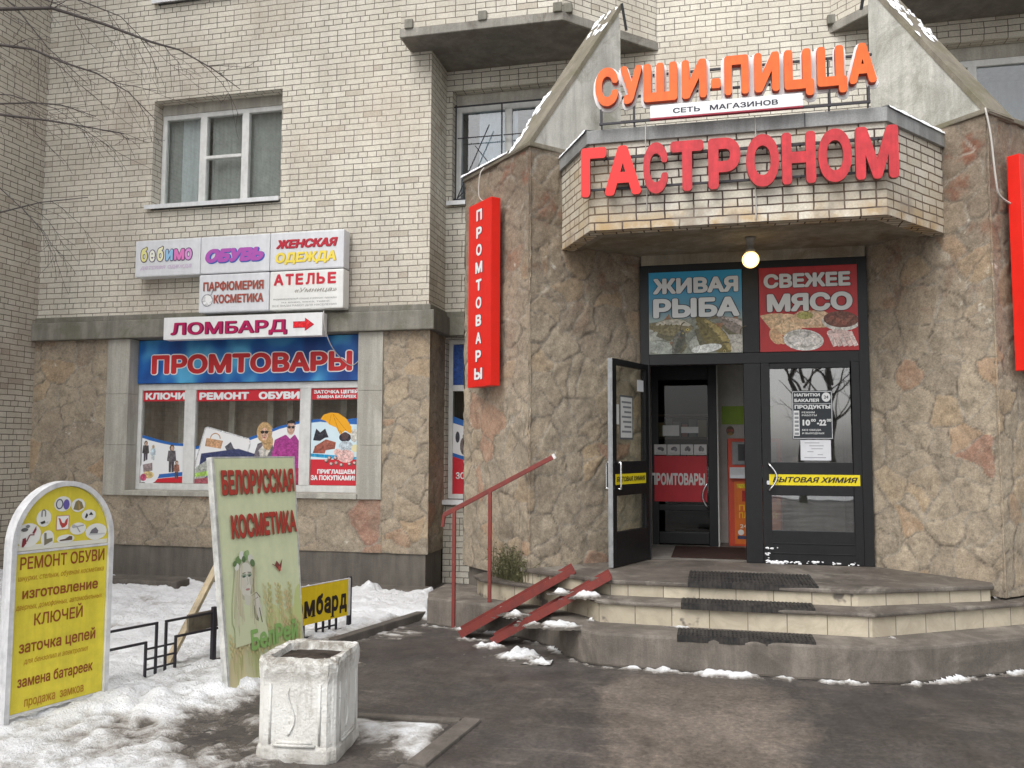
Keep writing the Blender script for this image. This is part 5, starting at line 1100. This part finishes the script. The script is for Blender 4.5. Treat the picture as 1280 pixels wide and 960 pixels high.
# the printed woman: pale face, flowers in the hair, a hand at the chin
p.zoom = (.16, .95, 1.22)
p.poly([(.13,.86),(.10,.72),(.09,.60),(.14,.50),(.30,.48),(.36,.60),(.31,.70),(.30,.84)],(.565,.59,.385)).poly([(.11,.62),(.15,.70),(.24,.70),(.36,.58),(.38,.47),(.10,.46)],(.585,.62,.405))
p.ell(.215,.86,.085,.14,(.44,.43,.32)).poly([(.13,.86),(.15,.64),(.19,.60),(.17,.90)],(.50,.47,.31)).ell(.225,.84,.062,.105,(.62,.61,.53)).poly([(.20,.76),(.245,.74),(.26,.78),(.24,.68),(.20,.70)],(.57,.56,.47))
p.ell(.207,.862,.016,.007,(.10,.18,.14)).ell(.253,.862,.014,.007,(.08,.15,.12)).line([(.19,.880),(.222,.884)],.005,(.14,.13,.10)).line([(.24,.884),(.268,.88)],.005,(.14,.13,.10)).line([(.232,.855),(.238,.815),(.228,.812)],.004,(.42,.40,.33)).ell(.231,.782,.018,.007,(.42,.22,.20))
p.poly([(.27,.82),(.285,.86),(.29,.74),(.315,.66),(.30,.58),(.275,.60),(.262,.70),(.25,.76)],(.20,.20,.15)).poly([(.245,.745),(.29,.765),(.32,.72),(.335,.62),(.30,.60),(.275,.68)],(.60,.58,.50)).line([(.26,.74),(.30,.755),(.33,.72)],.005,(.14,.13,.10)).line([(.27,.71),(.31,.725)],.004,(.2,.18,.14)).line([(.315,.66),(.33,.57)],.007,(.10,.10,.07))
rng = random.Random(21)
for k in range(26): x = rng.uniform(.125,.185) if k % 3 else rng.uniform(.262,.292); p.line([(x+.02, .93), (x, .80), (x+rng.uniform(-.03,.01), rng.uniform(.52,.68))], .004, rng.choice([(.40,.37,.24),(.55,.52,.36),(.48,.46,.30),(.60,.58,.42)]))
p.ell(.205,.82,.02,.03,(.60,.57,.48)).ell(.262,.83,.014,.03,(.50,.48,.39)).ell(.207,.868,.022,.010,(.30,.36,.27)).ell(.253,.868,.019,.010,(.28,.34,.25)).ell(.207,.862,.012,.006,(.06,.12,.09)).ell(.253,.862,.011,.006,(.06,.10,.08))
for x, z, r_, c_ in ((.17,.96,.03,(.16,.26,.10)),(.20,.99,.026,(.70,.70,.64)),(.235,.985,.028,(.22,.34,.14)),(.27,.965,.026,(.62,.62,.55)),(.155,.925,.022,(.68,.68,.62)),(.285,.935,.024,(.12,.20,.09)),(.215,.965,.02,(.10,.17,.07)),(.25,1.0,.018,(.30,.42,.20)),(.14,.945,.018,(.12,.20,.08))): p.ell(x, z, r_, r_*.8, c_, x*400)
p.zoom = None
p.poly([(.545,.885),(.57,.92),(.60,.885),(.635,.93),(.615,.865),(.60,.84),(.58,.85)],(.20,.06,.05)).ell(.595,.855,.014,.022,(.45,.08,.06)).line([(.545,.885),(.52,.90)],.006,(.25,.12,.10))
p.build(gb); LR = P((.42,.05,.035)); LK = P((.13,.08,.05))
for s_, a, b, z0, z1 in (('БЕЛОРУССКАЯ',.062,.838,1.45,1.635),('КОСМЕТИКА',.125,.825,1.125,1.30)): text(s_, a+.004, b+.004, z0-.004, z1-.004, p.y-.0006, gb, LK, .060, name='letter_shadow'); text(s_, a, b, z0, z1, p.y-.0014, gb, LR, .04)
text('БелРей', .24, .74, .30, .45, p.y-.0006, gb, P((.24,.42,.13)), .04, name='small_lettering')
# low fence along the lawn
fe = thing('lawn_fence', 'low black iron lawn fence of squares and crossing bars standing in the snow', 'fence', (-4.1, 5.86, 0), R(90-19.72))
for xp in (-1.42, -.5, .46, 1.42, 2.02):
    m = MB(); m.box(xp-.018, xp+.018, -.018, .018, -.02, .475 if xp < 2 else .53); m.build('post', M_iron, fe, .004)
def pattern(c, h):
    m = MB(); w_ = .017
    for s_ in (-1, 1):
        X_ = lambda a: c+s_*a
        m.bar((X_(h),0,.43),(X_(.041-w_/2),0,.43),w_); m.bar((X_(.041),0,.42),(X_(.041),0,0),w_)
        m.bar((X_(h),0,.30),(X_(.128-w_/2),0,.30),w_); m.bar((X_(.128),0,.29),(X_(.128),0,.055),w_); m.bar((X_(h),0,.047),(X_(.128-w_/2),0,.047),w_)
    for z in (.10,.175,.25): m.bar((c-.128,.001,z),(c+.128,.001,z),.013)
    m.build('fence_panel', M_iron, fe)
for c, h in ((-.96,.445),(-.02,.462),(.94,.462),(1.72,.285)): pattern(c, h)
# yellow board on the last panel
lb = thing('board_sign', 'small yellow board with a black word hung on the end of the low fence', 'sign', (-3.414, 7.774, 0), R(90-18))
box_part('panel', plain((.80,.58,.02), .45, .35, .08), lb, (-.92, -.075, -.042, -.026, .175, .515), .002); m = MB(); m.box(-.076, -.046, -.044, -.024, .172, .522); m.box(-.95, -.921, -.044, -.024, .172, .522); m.box(-.92, -.076, -.043, -.025, .516, .522); m.build('edge_trim', M_wf, lb)
BK = P((.03,.022,.02))
for ch, a, b in zip('ломбард', (-.875,-.765,-.655,-.505,-.400,-.300,-.195), (-.775,-.672,-.520,-.412,-.312,-.212,-.095)):
    z0 = .245; o = text(ch, a, b, z0, z0+.185, -.0435, lb, BK, .045, name='letter')
# slab serifs at the feet of the stems
m = MB()
for a, b in ((-.66,-.615),(-.565,-.512),(-.355,-.308),(-.312,-.265)): m.box(a, b, -.0442, -.0428, .236 if a != -.312 else .192, .248 if a != -.312 else .203)
m.build('letter_serif', BK, lb)
# plank and board leaning behind the fence
m = MB(); m.bar((-4.20,5.98,-.03),(-4.02,6.44,.78),.075,.028); tag(m.build('wooden_plank', M_wood, None, .003), 'pale wooden plank leaning on the low fence behind the green board', 'plank')
m = MB(); m.bar((-4.07,6.12,.365),(-3.93,6.50,.375),.025,.14); tag(m.build('wooden_board', M_woodgrey, None, .003), 'short grey wooden board lying along the low fence behind the plank', 'board')

pl = thing('street_planter', 'chunky whitewashed concrete planter with chamfered corners and relief panels', 'planter', (-2.325, 4.745, 0), R(6))
def octo(h, c, k=1): return [(-h+c,-h*k),(h-c,-h*k),(h,-h*k+c),(h,h*k-c),(h-c,h*k),(-h+c,h*k),(-h,h*k-c),(-h,-h*k+c)]
m = MB(); lv = [(.232,0),(.236,.02),(.234,.07),(.228,.09),(.226,.44),(.229,.465),(.233,.50),(.234,.545),(.226,.570)]; K = 8
for h, z in lv: pass
vs = []; fs = []; sub = 6
def ring(h, z, rng):
    o = octo(h, .042, 1.06); r = []
    for i in range(8):
        a, b = o[i], o[(i+1) % 8]
        for k in range(sub): t_ = k/sub; r.append((a[0]+(b[0]-a[0])*t_+rng.uniform(-1,1)*.0022, a[1]+(b[1]-a[1])*t_+rng.uniform(-1,1)*.0022, z+rng.uniform(-1,1)*(.005 if z > .45 else .001)))
    return r
rng = random.Random(12); rings = [ring(h, z, rng) for h, z in lv]+[ring(.185, .566, rng), ring(.178, .52, rng)]; n = 8*sub
vs = [q for r in rings for q in r]; fs = [(i*n+k, i*n+(k+1) % n, (i+1)*n+(k+1) % n, (i+1)*n+k) for i in range(len(rings)-1) for k in range(n)]
m.add(vs, fs); m.build('tub', M_planter, pl, 0)
m = MB(); rr = ring(.18, .523, rng); m.add(rr+[(0,0,.545)], [(k, (k+1) % n, n) for k in range(n)]); m.build('soil', plain((.07,.055,.045), .95, .2, .4), pl)
for rz in (0, 90, 180, 270):
    m = MB(); y = -.2265*1.06 if rz in (0, 180) else -.2265; rot = Matrix.Rotation(R(rz), 4, 'Z')
    m.box(-.12, .12, y-.016, y+.01, .088, .104); m.box(-.10, .10, y-.010, y+.01, .104, .118)
    pts = [(-.01+.028*math.sin(t_*5.2)-.03*(1-t_), y-.003, .15+.26*t_) for t_ in [i/16 for i in range(17)]]; m.tube(pts, [.008-.004*i/16 for i in range(17)], 6)
    pts = [(.02-.035*math.cos(t_*4.2), y-.003, .38+.035*math.sin(t_*4.2)) for t_ in [i/10 for i in range(11)]]; [m.box(a, b, y-.007, y+.01, c, d) for a, b, c, d in ((-.15,-.138,.10,.43),(.138,.15,.10,.43))]
    m.build('relief_ornament', M_planter, pl, 0, True, xf=rot)

# ------------------------------------------------------------------ kerbs
M_kerb = concrete_mat('kerb_stone', (.17,.15,.13), (.12,.105,.09), (.09,.08,.07), 4.0)
def kerb(a, b, wd, z, label):
    m = MB(); m.bar((a[0], a[1], z-.10), (b[0], b[1], z-.10), wd, .20); return kind(m.build('kerb', M_kerb, None, .012), 'structure')
kerb((-3.30, 7.15), (-2.95, 8.62), .10, .075, ''); kerb((-3.42, 6.85), (-3.30, 7.14), .10, .06, ''); kerb((-4.0, 9.05), (-3.22, 8.86), .05, .07, '')
kerb((-1.53, 5.46), (-1.62, 4.62), .12, .022, ''); kerb((-1.60, 5.42), (-2.6, 5.33), .07, .022, ''); kerb((-1.63, 4.58), (-1.80, 3.6), .12, .022, '')
m = MB(); m.box(-7.5, -6.3, 9.22, 9.5, -.02, .155); kind(m.build('kerb', M_kerb, None, .02), 'structure')

# ------------------------------------------------------------------ snow
def lawn(X, Y):
    ex = np.where(Y < 7.45, -4.05+(Y-5.86)*.36, -3.30+(Y-7.45)*.30)      # fence, then kerb
    inl = np.clip((ex-X)/.25+.5, 0, 1)
    edge = np.interp(Y, [3.2, 4.1, 4.8, 5.3, 5.9, 6.6, 7.2, 7.7], [-2.2, -2.35, -2.62, -2.80, -3.02, -3.2, -3.33, -3.45])
    d = edge-X+nz(X, Y, 1.7, 3.3)*.16
    n1 = nz(X, Y, 2.3, 9.1, 5); n2 = nz(X, Y, 9, 2.2, 4); n3 = nz(X, Y, 22, 5.2, 3)
    trod = np.exp(-(((X+3.2)/.50)**2+((Y-4.75)/.40)**2))*.72*(1+nz(X, Y, 4.5, 12.3, 4)*.6)
    front = np.clip(d/.6, -1, 1)*.046+n1*.030+n2*.018-trod*.055
    h = front*(1-inl)+inl*(.075+n1*.045+n2*.026+np.clip((-6.0-X)*.012, 0, .05))
    pile = np.exp(-(((X+4.0)/.28)**2+((Y-4.75)/.6)**2))*.018+np.exp(-(((X+3.42)/.16)**2+((Y-5.75)/.35)**2))*.10+np.exp(-(((X+3.75)/.3)**2+((Y-5.2)/.3)**2))*.05+np.exp(-(((X+3.95)/.14)**2+((Y-9.62)/.14)**2))*.09
    h = h+pile*(.8+n2*.6)+n3*.014+nz(X, Y, 45, 1.9, 2)*.006
    h = np.where(Y > 9.72, h-(Y-9.72)*.9, h)
    h = np.where((X > -3.2) & (Y > 5.2), np.minimum(h, .02+n2*.05-np.clip((X+3.2)*.3, 0, .2)), h)
    return h
kind(height_sheet('snow_cover', YW+.02, -2.1, 3.2, 10.1, .028, lawn, .004, depth_scale=.095), 'stuff')
def corner(X, Y):      # snow tongue between the kerb, the fence end and the bottom step
    n1 = nz(X, Y, 4, 1.1, 4); n2 = nz(X, Y, 14, 8.1, 3); d = np.minimum(np.minimum((X+4.2)/.2, 1), np.clip((-2.82-X)/.12, -1, 1)); d = np.minimum(d, np.clip((9.75-Y)/.3, -1, 1)); d = np.minimum(d, np.clip((Y-8.45-(X+3.0)*.2)/.12, -1, 1))
    return .10*d+n1*.03*np.clip(d+.5, 0, 1)+n2*.01
kind(height_sheet('snow_cover', -4.3, -2.7, 8.1, 10.0, .03, corner, .0, depth_scale=.07), 'stuff')
def pit(X, Y):         # dirty snow in the tree pit beside the planter
    n1 = nz(X, Y, 3, 4.4, 5); n2 = nz(X, Y, 13, 6.1, 4); d = np.minimum(np.clip((-1.63-X-(4.9-Y)*-.1)/.06, -1, 1), np.clip((5.33-Y)/.06, -1, 1)); k = np.clip((Y-4.75)/.35, -.6, 1)
    return .016*d+n1*.012+n2*.006-.014+.014*k
kind(height_sheet('snow_cover', -2.7, -1.5, 3.9, 5.5, .025, pit, .004, depth_scale=.035), 'stuff')
def patches(X, Y):     # thin frozen leftovers on the asphalt along the kerb
    n1 = nz(X, Y, 2.2, 7.7, 5); n2 = nz(X*.6, Y*1.7, 8, 6.6, 4)
    d = seg_dist(X, Y, [(-3.25, 6.9), (-2.8, 8.3)]); return n1*.02+n2*.010-.004-.05*np.clip(d-.12, 0, 1)
kind(height_sheet('snow_cover', -3.4, -2.2, 6.4, 8.6, .025, patches, .003, depth_scale=.03), 'stuff')
def along_steps(out_poly, line, wd, hgt, seed, bias):
    def fn(X, Y):
        d = seg_dist(X, Y, line); n1 = nz(X, Y, 2.6, seed, 5); n2 = nz(X, Y, 13, seed+3, 4); n3 = nz(X, Y, 5.5, seed+6, 3)
        amt = np.clip(n1*.9+n3*.5+bias, 0, 1.1)
        h = hgt*amt*(1-np.clip(d/wd, 0, 2.0)*np.clip(1.15-amt*.5, .6, 1.3))+n2*.014*np.clip(amt*3, 0, 1)-.007
        return np.where(inside(X, Y, out_poly), -1, h)
    return fn
back = lambda L: [*L, (L[-1][0], 9.3), (L[0][0], 9.3)]
kind(height_sheet('snow_fringe', -2.95, 3.2, 6.72, 8.75, .02, along_steps(back(S1), S1, .085, .06, 1.5, .42), .002, depth_scale=.035), 'stuff')
def strip_on(line, out_poly, limit, z, seed, bias, parent=stp):
    f0 = along_steps(out_poly, line, .085, .05, seed, bias)
    def fn(X, Y): return np.where(inside(X, Y, limit), f0(X, Y), -1)
    kind(height_sheet('snow_fringe', -2.6, 2.9, 7.03, 8.7, .018, fn, z+.001, depth_scale=.03, parent=parent), 'stuff')
strip_on(S2, back(S2), back(S1), .27, 21.0, -.24); strip_on(S3, back(S3), back(S2), .46, 31.0, -.36)
def clump(X, Y):
    n2 = nz(X, Y, 14, 5.5, 4); a = np.exp(-(((X+1.08)/.15)**2+((Y-7.62)/.10)**2))*.055+np.exp(-(((X+1.32)/.12)**2+((Y-7.72)/.07)**2))*.05; return a*(1+n2*.5)-.015+n2*.012
kind(height_sheet('snow_fringe', -1.7, -.7, 7.4, 7.95, .018, clump, .462, depth_scale=.04), 'stuff')
def clump2(X, Y):
    n2 = nz(X, Y, 14, 7.5, 4); a = np.exp(-(((X+1.30)/.22)**2+((Y-7.22)/.10)**2))*.05+np.exp(-(((X+1.75)/.10)**2+((Y-7.62)/.10)**2))*.045; return a*(1+n2*.5)-.015+n2*.012
kind(height_sheet('snow_fringe', -2.0, -.8, 7.08, 7.75, .018, clump2, .272, depth_scale=.04), 'stuff')
def clump3(X, Y):
    n2 = nz(X, Y, 12, 1.5, 4); a = np.exp(-(((X+1.62)/.16)**2+((Y-7.22)/.09)**2))*.09+np.exp(-(((X+1.35)/.2)**2+((Y-7.02)/.07)**2))*.05+np.exp(-(((X+1.95)/.12)**2+((Y-7.50)/.07)**2))*.05+np.exp(-(((X+2.2)/.16)**2+((Y-7.72)/.05)**2))*.035; return a*(1+n2*.6)-.014+n2*.014
kind(height_sheet('snow_fringe', -2.4, -1.3, 6.95, 7.95, .018, clump3, .002, depth_scale=.04), 'stuff')
m = MB(); rng = random.Random(77)        # dry stems at the foot of the left pier
for i in range(150):
    x = -1.99+rng.gauss(0,.09); y = 8.40+rng.uniform(-.05,.05)-(x+1.99)*.9; h = rng.uniform(.12,.40); lx, ly = rng.gauss(0,.07), rng.uniform(-.10,.02)
    m.tube([(x,y,.44),(x+lx*.4,y+ly*.4,.44+h*.6),(x+lx,y+ly,.44+h)], [.004,.003,.001], 4)
    for k in range(3): t_ = rng.uniform(.4,1); a = rng.uniform(0,6.28); c = (x+lx*t_, y+ly*t_, .44+h*t_); d_ = .022; m.add([c,(c[0]+d_*math.cos(a),c[1]+d_*math.sin(a)*.6,c[2]+.012),(c[0]+d_*1.4*math.cos(a+.4),c[1]+d_*math.sin(a+.4)*.6,c[2]-.006)],[(0,1,2)])
tag(m.build('withered_plant', plain((.15,.145,.075), .9, .2, .3)), 'withered olive weed growing at the foot of the left stone pier', 'plant')

# ------------------------------------------------------------------ bare trees
def twigs(m, pts, rad, rng, level, spread=1.0, drop=.25):
    """side shoots along a branch"""
    V = [Vector(p) for p in pts]
    for i in range(1, len(V)):
        for k in range(2 if level == 0 else 1):
            if rng.random() > .72: continue
            t_ = rng.random(); base = V[i-1].lerp(V[i], t_); d = (V[i]-V[i-1]).normalized()
            off = Vector((rng.uniform(-.7,.7), rng.uniform(-.7,.7), rng.uniform(-.75,.75)-drop*.4)); dd = (d*1.0+off).normalized(); L = rng.uniform(.35,1.0)*(.85 if level == 0 else .42)*spread
            q = [base]; cur = base; n_ = 5
            for s_ in range(n_):
                dd = (dd+Vector((rng.uniform(-.22,.22), rng.uniform(-.22,.22), rng.uniform(-.2,.16)-drop*.12))).normalized(); cur = cur+dd*L/n_; q.append(cur.copy())
            r0 = rad*(.5 if level == 0 else .6); m.tube(q, [max(.0012, r0*(1-.75*s_/n_)) for s_ in range(n_+1)], 5, 0, False)
            if level < 1 or spread > 1.5 and level < 2: twigs(m, q, r0, rng, level+1, spread, drop)
tr = thing('bare_tree', 'bare dark tree at the left whose thin branches hang before the brick wall', 'tree', (0, 0, 0))
m = MB(); TX, TY = -6.9, 4.5
trunk = [(TX,TY,-.1),(TX+.02,TY,.5),(TX+.05,TY+.03,1.6),(TX+.02,TY+.08,2.8),(TX+.10,TY+.12,4.2),(TX+.05,TY+.2,5.8),(TX+.15,TY+.2,7.4),(TX+.1,TY+.3,9.0)]
m.tube(trunk, [.20,.165,.15,.135,.115,.09,.06,.02], 12); m.build('trunk', M_bark, tr, 0, True)
rng = random.Random(4)
BR = [([(-6.82,4.62,4.0),(-6.2,4.95,4.75),(-5.68,5.2,5.09),(-5.32,5.28,5.14),(-4.93,5.37,5.15),(-4.54,5.48,5.03),(-4.18,5.57,4.89),(-3.97,5.62,4.83),(-3.73,5.69,4.69),(-3.52,5.75,4.53)], .030),
 ([(-6.82,4.6,3.6),(-6.1,4.85,4.45),(-5.52,5.06,4.76),(-5.16,5.14,4.77),(-4.93,5.2,4.74),(-4.7,5.26,4.64),(-4.46,5.32,4.56),(-4.23,5.39,4.42),(-4.03,5.45,4.21)], .024),
 ([(-6.85,4.6,3.0),(-6.1,4.8,3.9),(-5.44,5.02,4.17),(-5.09,5.1,4.21),(-4.75,5.19,4.17),(-4.46,5.26,4.12),(-4.2,5.32,4.07)], .026),
 ([(-6.8,4.7,3.4),(-6.04,5.58,4.5),(-5.66,5.66,4.57),(-5.4,5.72,4.58),(-5.18,5.78,4.57),(-4.89,5.85,4.47)], .018),
 ([(-6.85,4.65,2.7),(-6.2,5.1,3.25),(-5.71,5.33,3.47),(-5.34,5.4,3.57),(-5.04,5.47,3.65),(-4.68,5.55,3.69)], .020),
 ([(-6.8,4.7,4.6),(-6.02,5.48,5.81),(-5.39,5.65,5.55),(-5.0,5.75,5.42),(-4.68,5.83,5.29),(-4.43,5.91,5.03)], .018),
 ([(-6.85,4.6,3.2),(-5.9,4.8,3.7),(-5.36,4.97,3.75),(-5.02,5.06,3.64),(-4.85,5.11,3.48),(-4.71,5.16,3.32)], .014),
 ([(-6.8,4.7,4.9),(-6.06,5.68,5.8),(-5.67,5.79,5.46),(-5.41,5.88,5.12),(-5.09,5.98,4.82)], .016),
 ([(-6.85,4.6,3.5),(-6.0,5.0,4.35),(-5.5,5.1,4.42),(-5.1,5.2,4.40),(-4.8,5.35,4.32)], .016),
 ([(-6.8,4.7,5.0),(-6.0,5.2,5.5),(-5.5,5.35,5.45),(-5.1,5.5,5.30),(-4.8,5.6,5.20)], .018)]
for pts, r in BR:
    m = MB(); n_ = len(pts); m.tube(pts, [max(.0028, r*.72*(1-.88*i/(n_-1))) for i in range(n_)], 7, 0, False); twigs(m, pts[2:], r*.24, rng, 0, .75, .35); m.build('branch', M_bark, tr, 0, True)
for k in range(6):
    a = rng.uniform(1.6, 5.2); z = rng.uniform(3.5, 7); pts = [(TX+.1, TY+.15, z)]
    for i in range(5): pts.append((pts[-1][0]+math.cos(a)*.5, pts[-1][1]+math.sin(a)*.5, pts[-1][2]+rng.uniform(.05,.45)))
    m = MB(); m.tube(pts, [.035*(1-.8*i/5) for i in range(6)], 7, 0, False); twigs(m, pts[1:], .012, rng, 0, .9, .1); m.build('branch', M_bark, tr, 0, True)
# what stands across the street, behind the camera: seen only as reflections in the glass
def street_tree(x, y, seed, label):
    rng = random.Random(seed); t = thing('bare_tree', label, 'tree', (x, y, 0)); m = MB(); H = rng.uniform(8, 10)
    tk = [(0,0,-.1)]+[(rng.uniform(-.12,.12)*i, rng.uniform(-.12,.12)*i, H*i/6) for i in range(1, 7)]; m.tube(tk, [.13*(1-.85*i/6) for i in range(7)], 10)
    for k in range(17):
        a = rng.uniform(0, 6.28); z = H*rng.uniform(.16,.85); i = int(z/H*6); pts = [(tk[i][0], tk[i][1], z)]
        for s_ in range(5): pts.append((pts[-1][0]+math.cos(a)*.45, pts[-1][1]+math.sin(a)*.45, pts[-1][2]+rng.uniform(.2,.65)))
        m.tube(pts, [.05*(1-.8*s_/5) for s_ in range(6)], 6, 0, False); twigs(m, pts, .02, rng, 1, 1.8, 0)
    m.build('trunk', M_bark, t, 0, True)
m = MB(); m.box(-60, 60, -70, -13, -.1, .06); kind(m.build('snow_verge', plain((.70,.71,.72), .7, .2, .1)), 'structure')
street_tree(3.0, -12.0, 3, 'bare street tree across the street, mirrored in the closed door glass')
street_tree(-4.5, -13.0, 8, 'bare street tree opposite the shop window on the far side of the street')
street_tree(4.9, -18.0, 15, 'second bare street tree across the street, farther off and mirrored in the closed door glass')
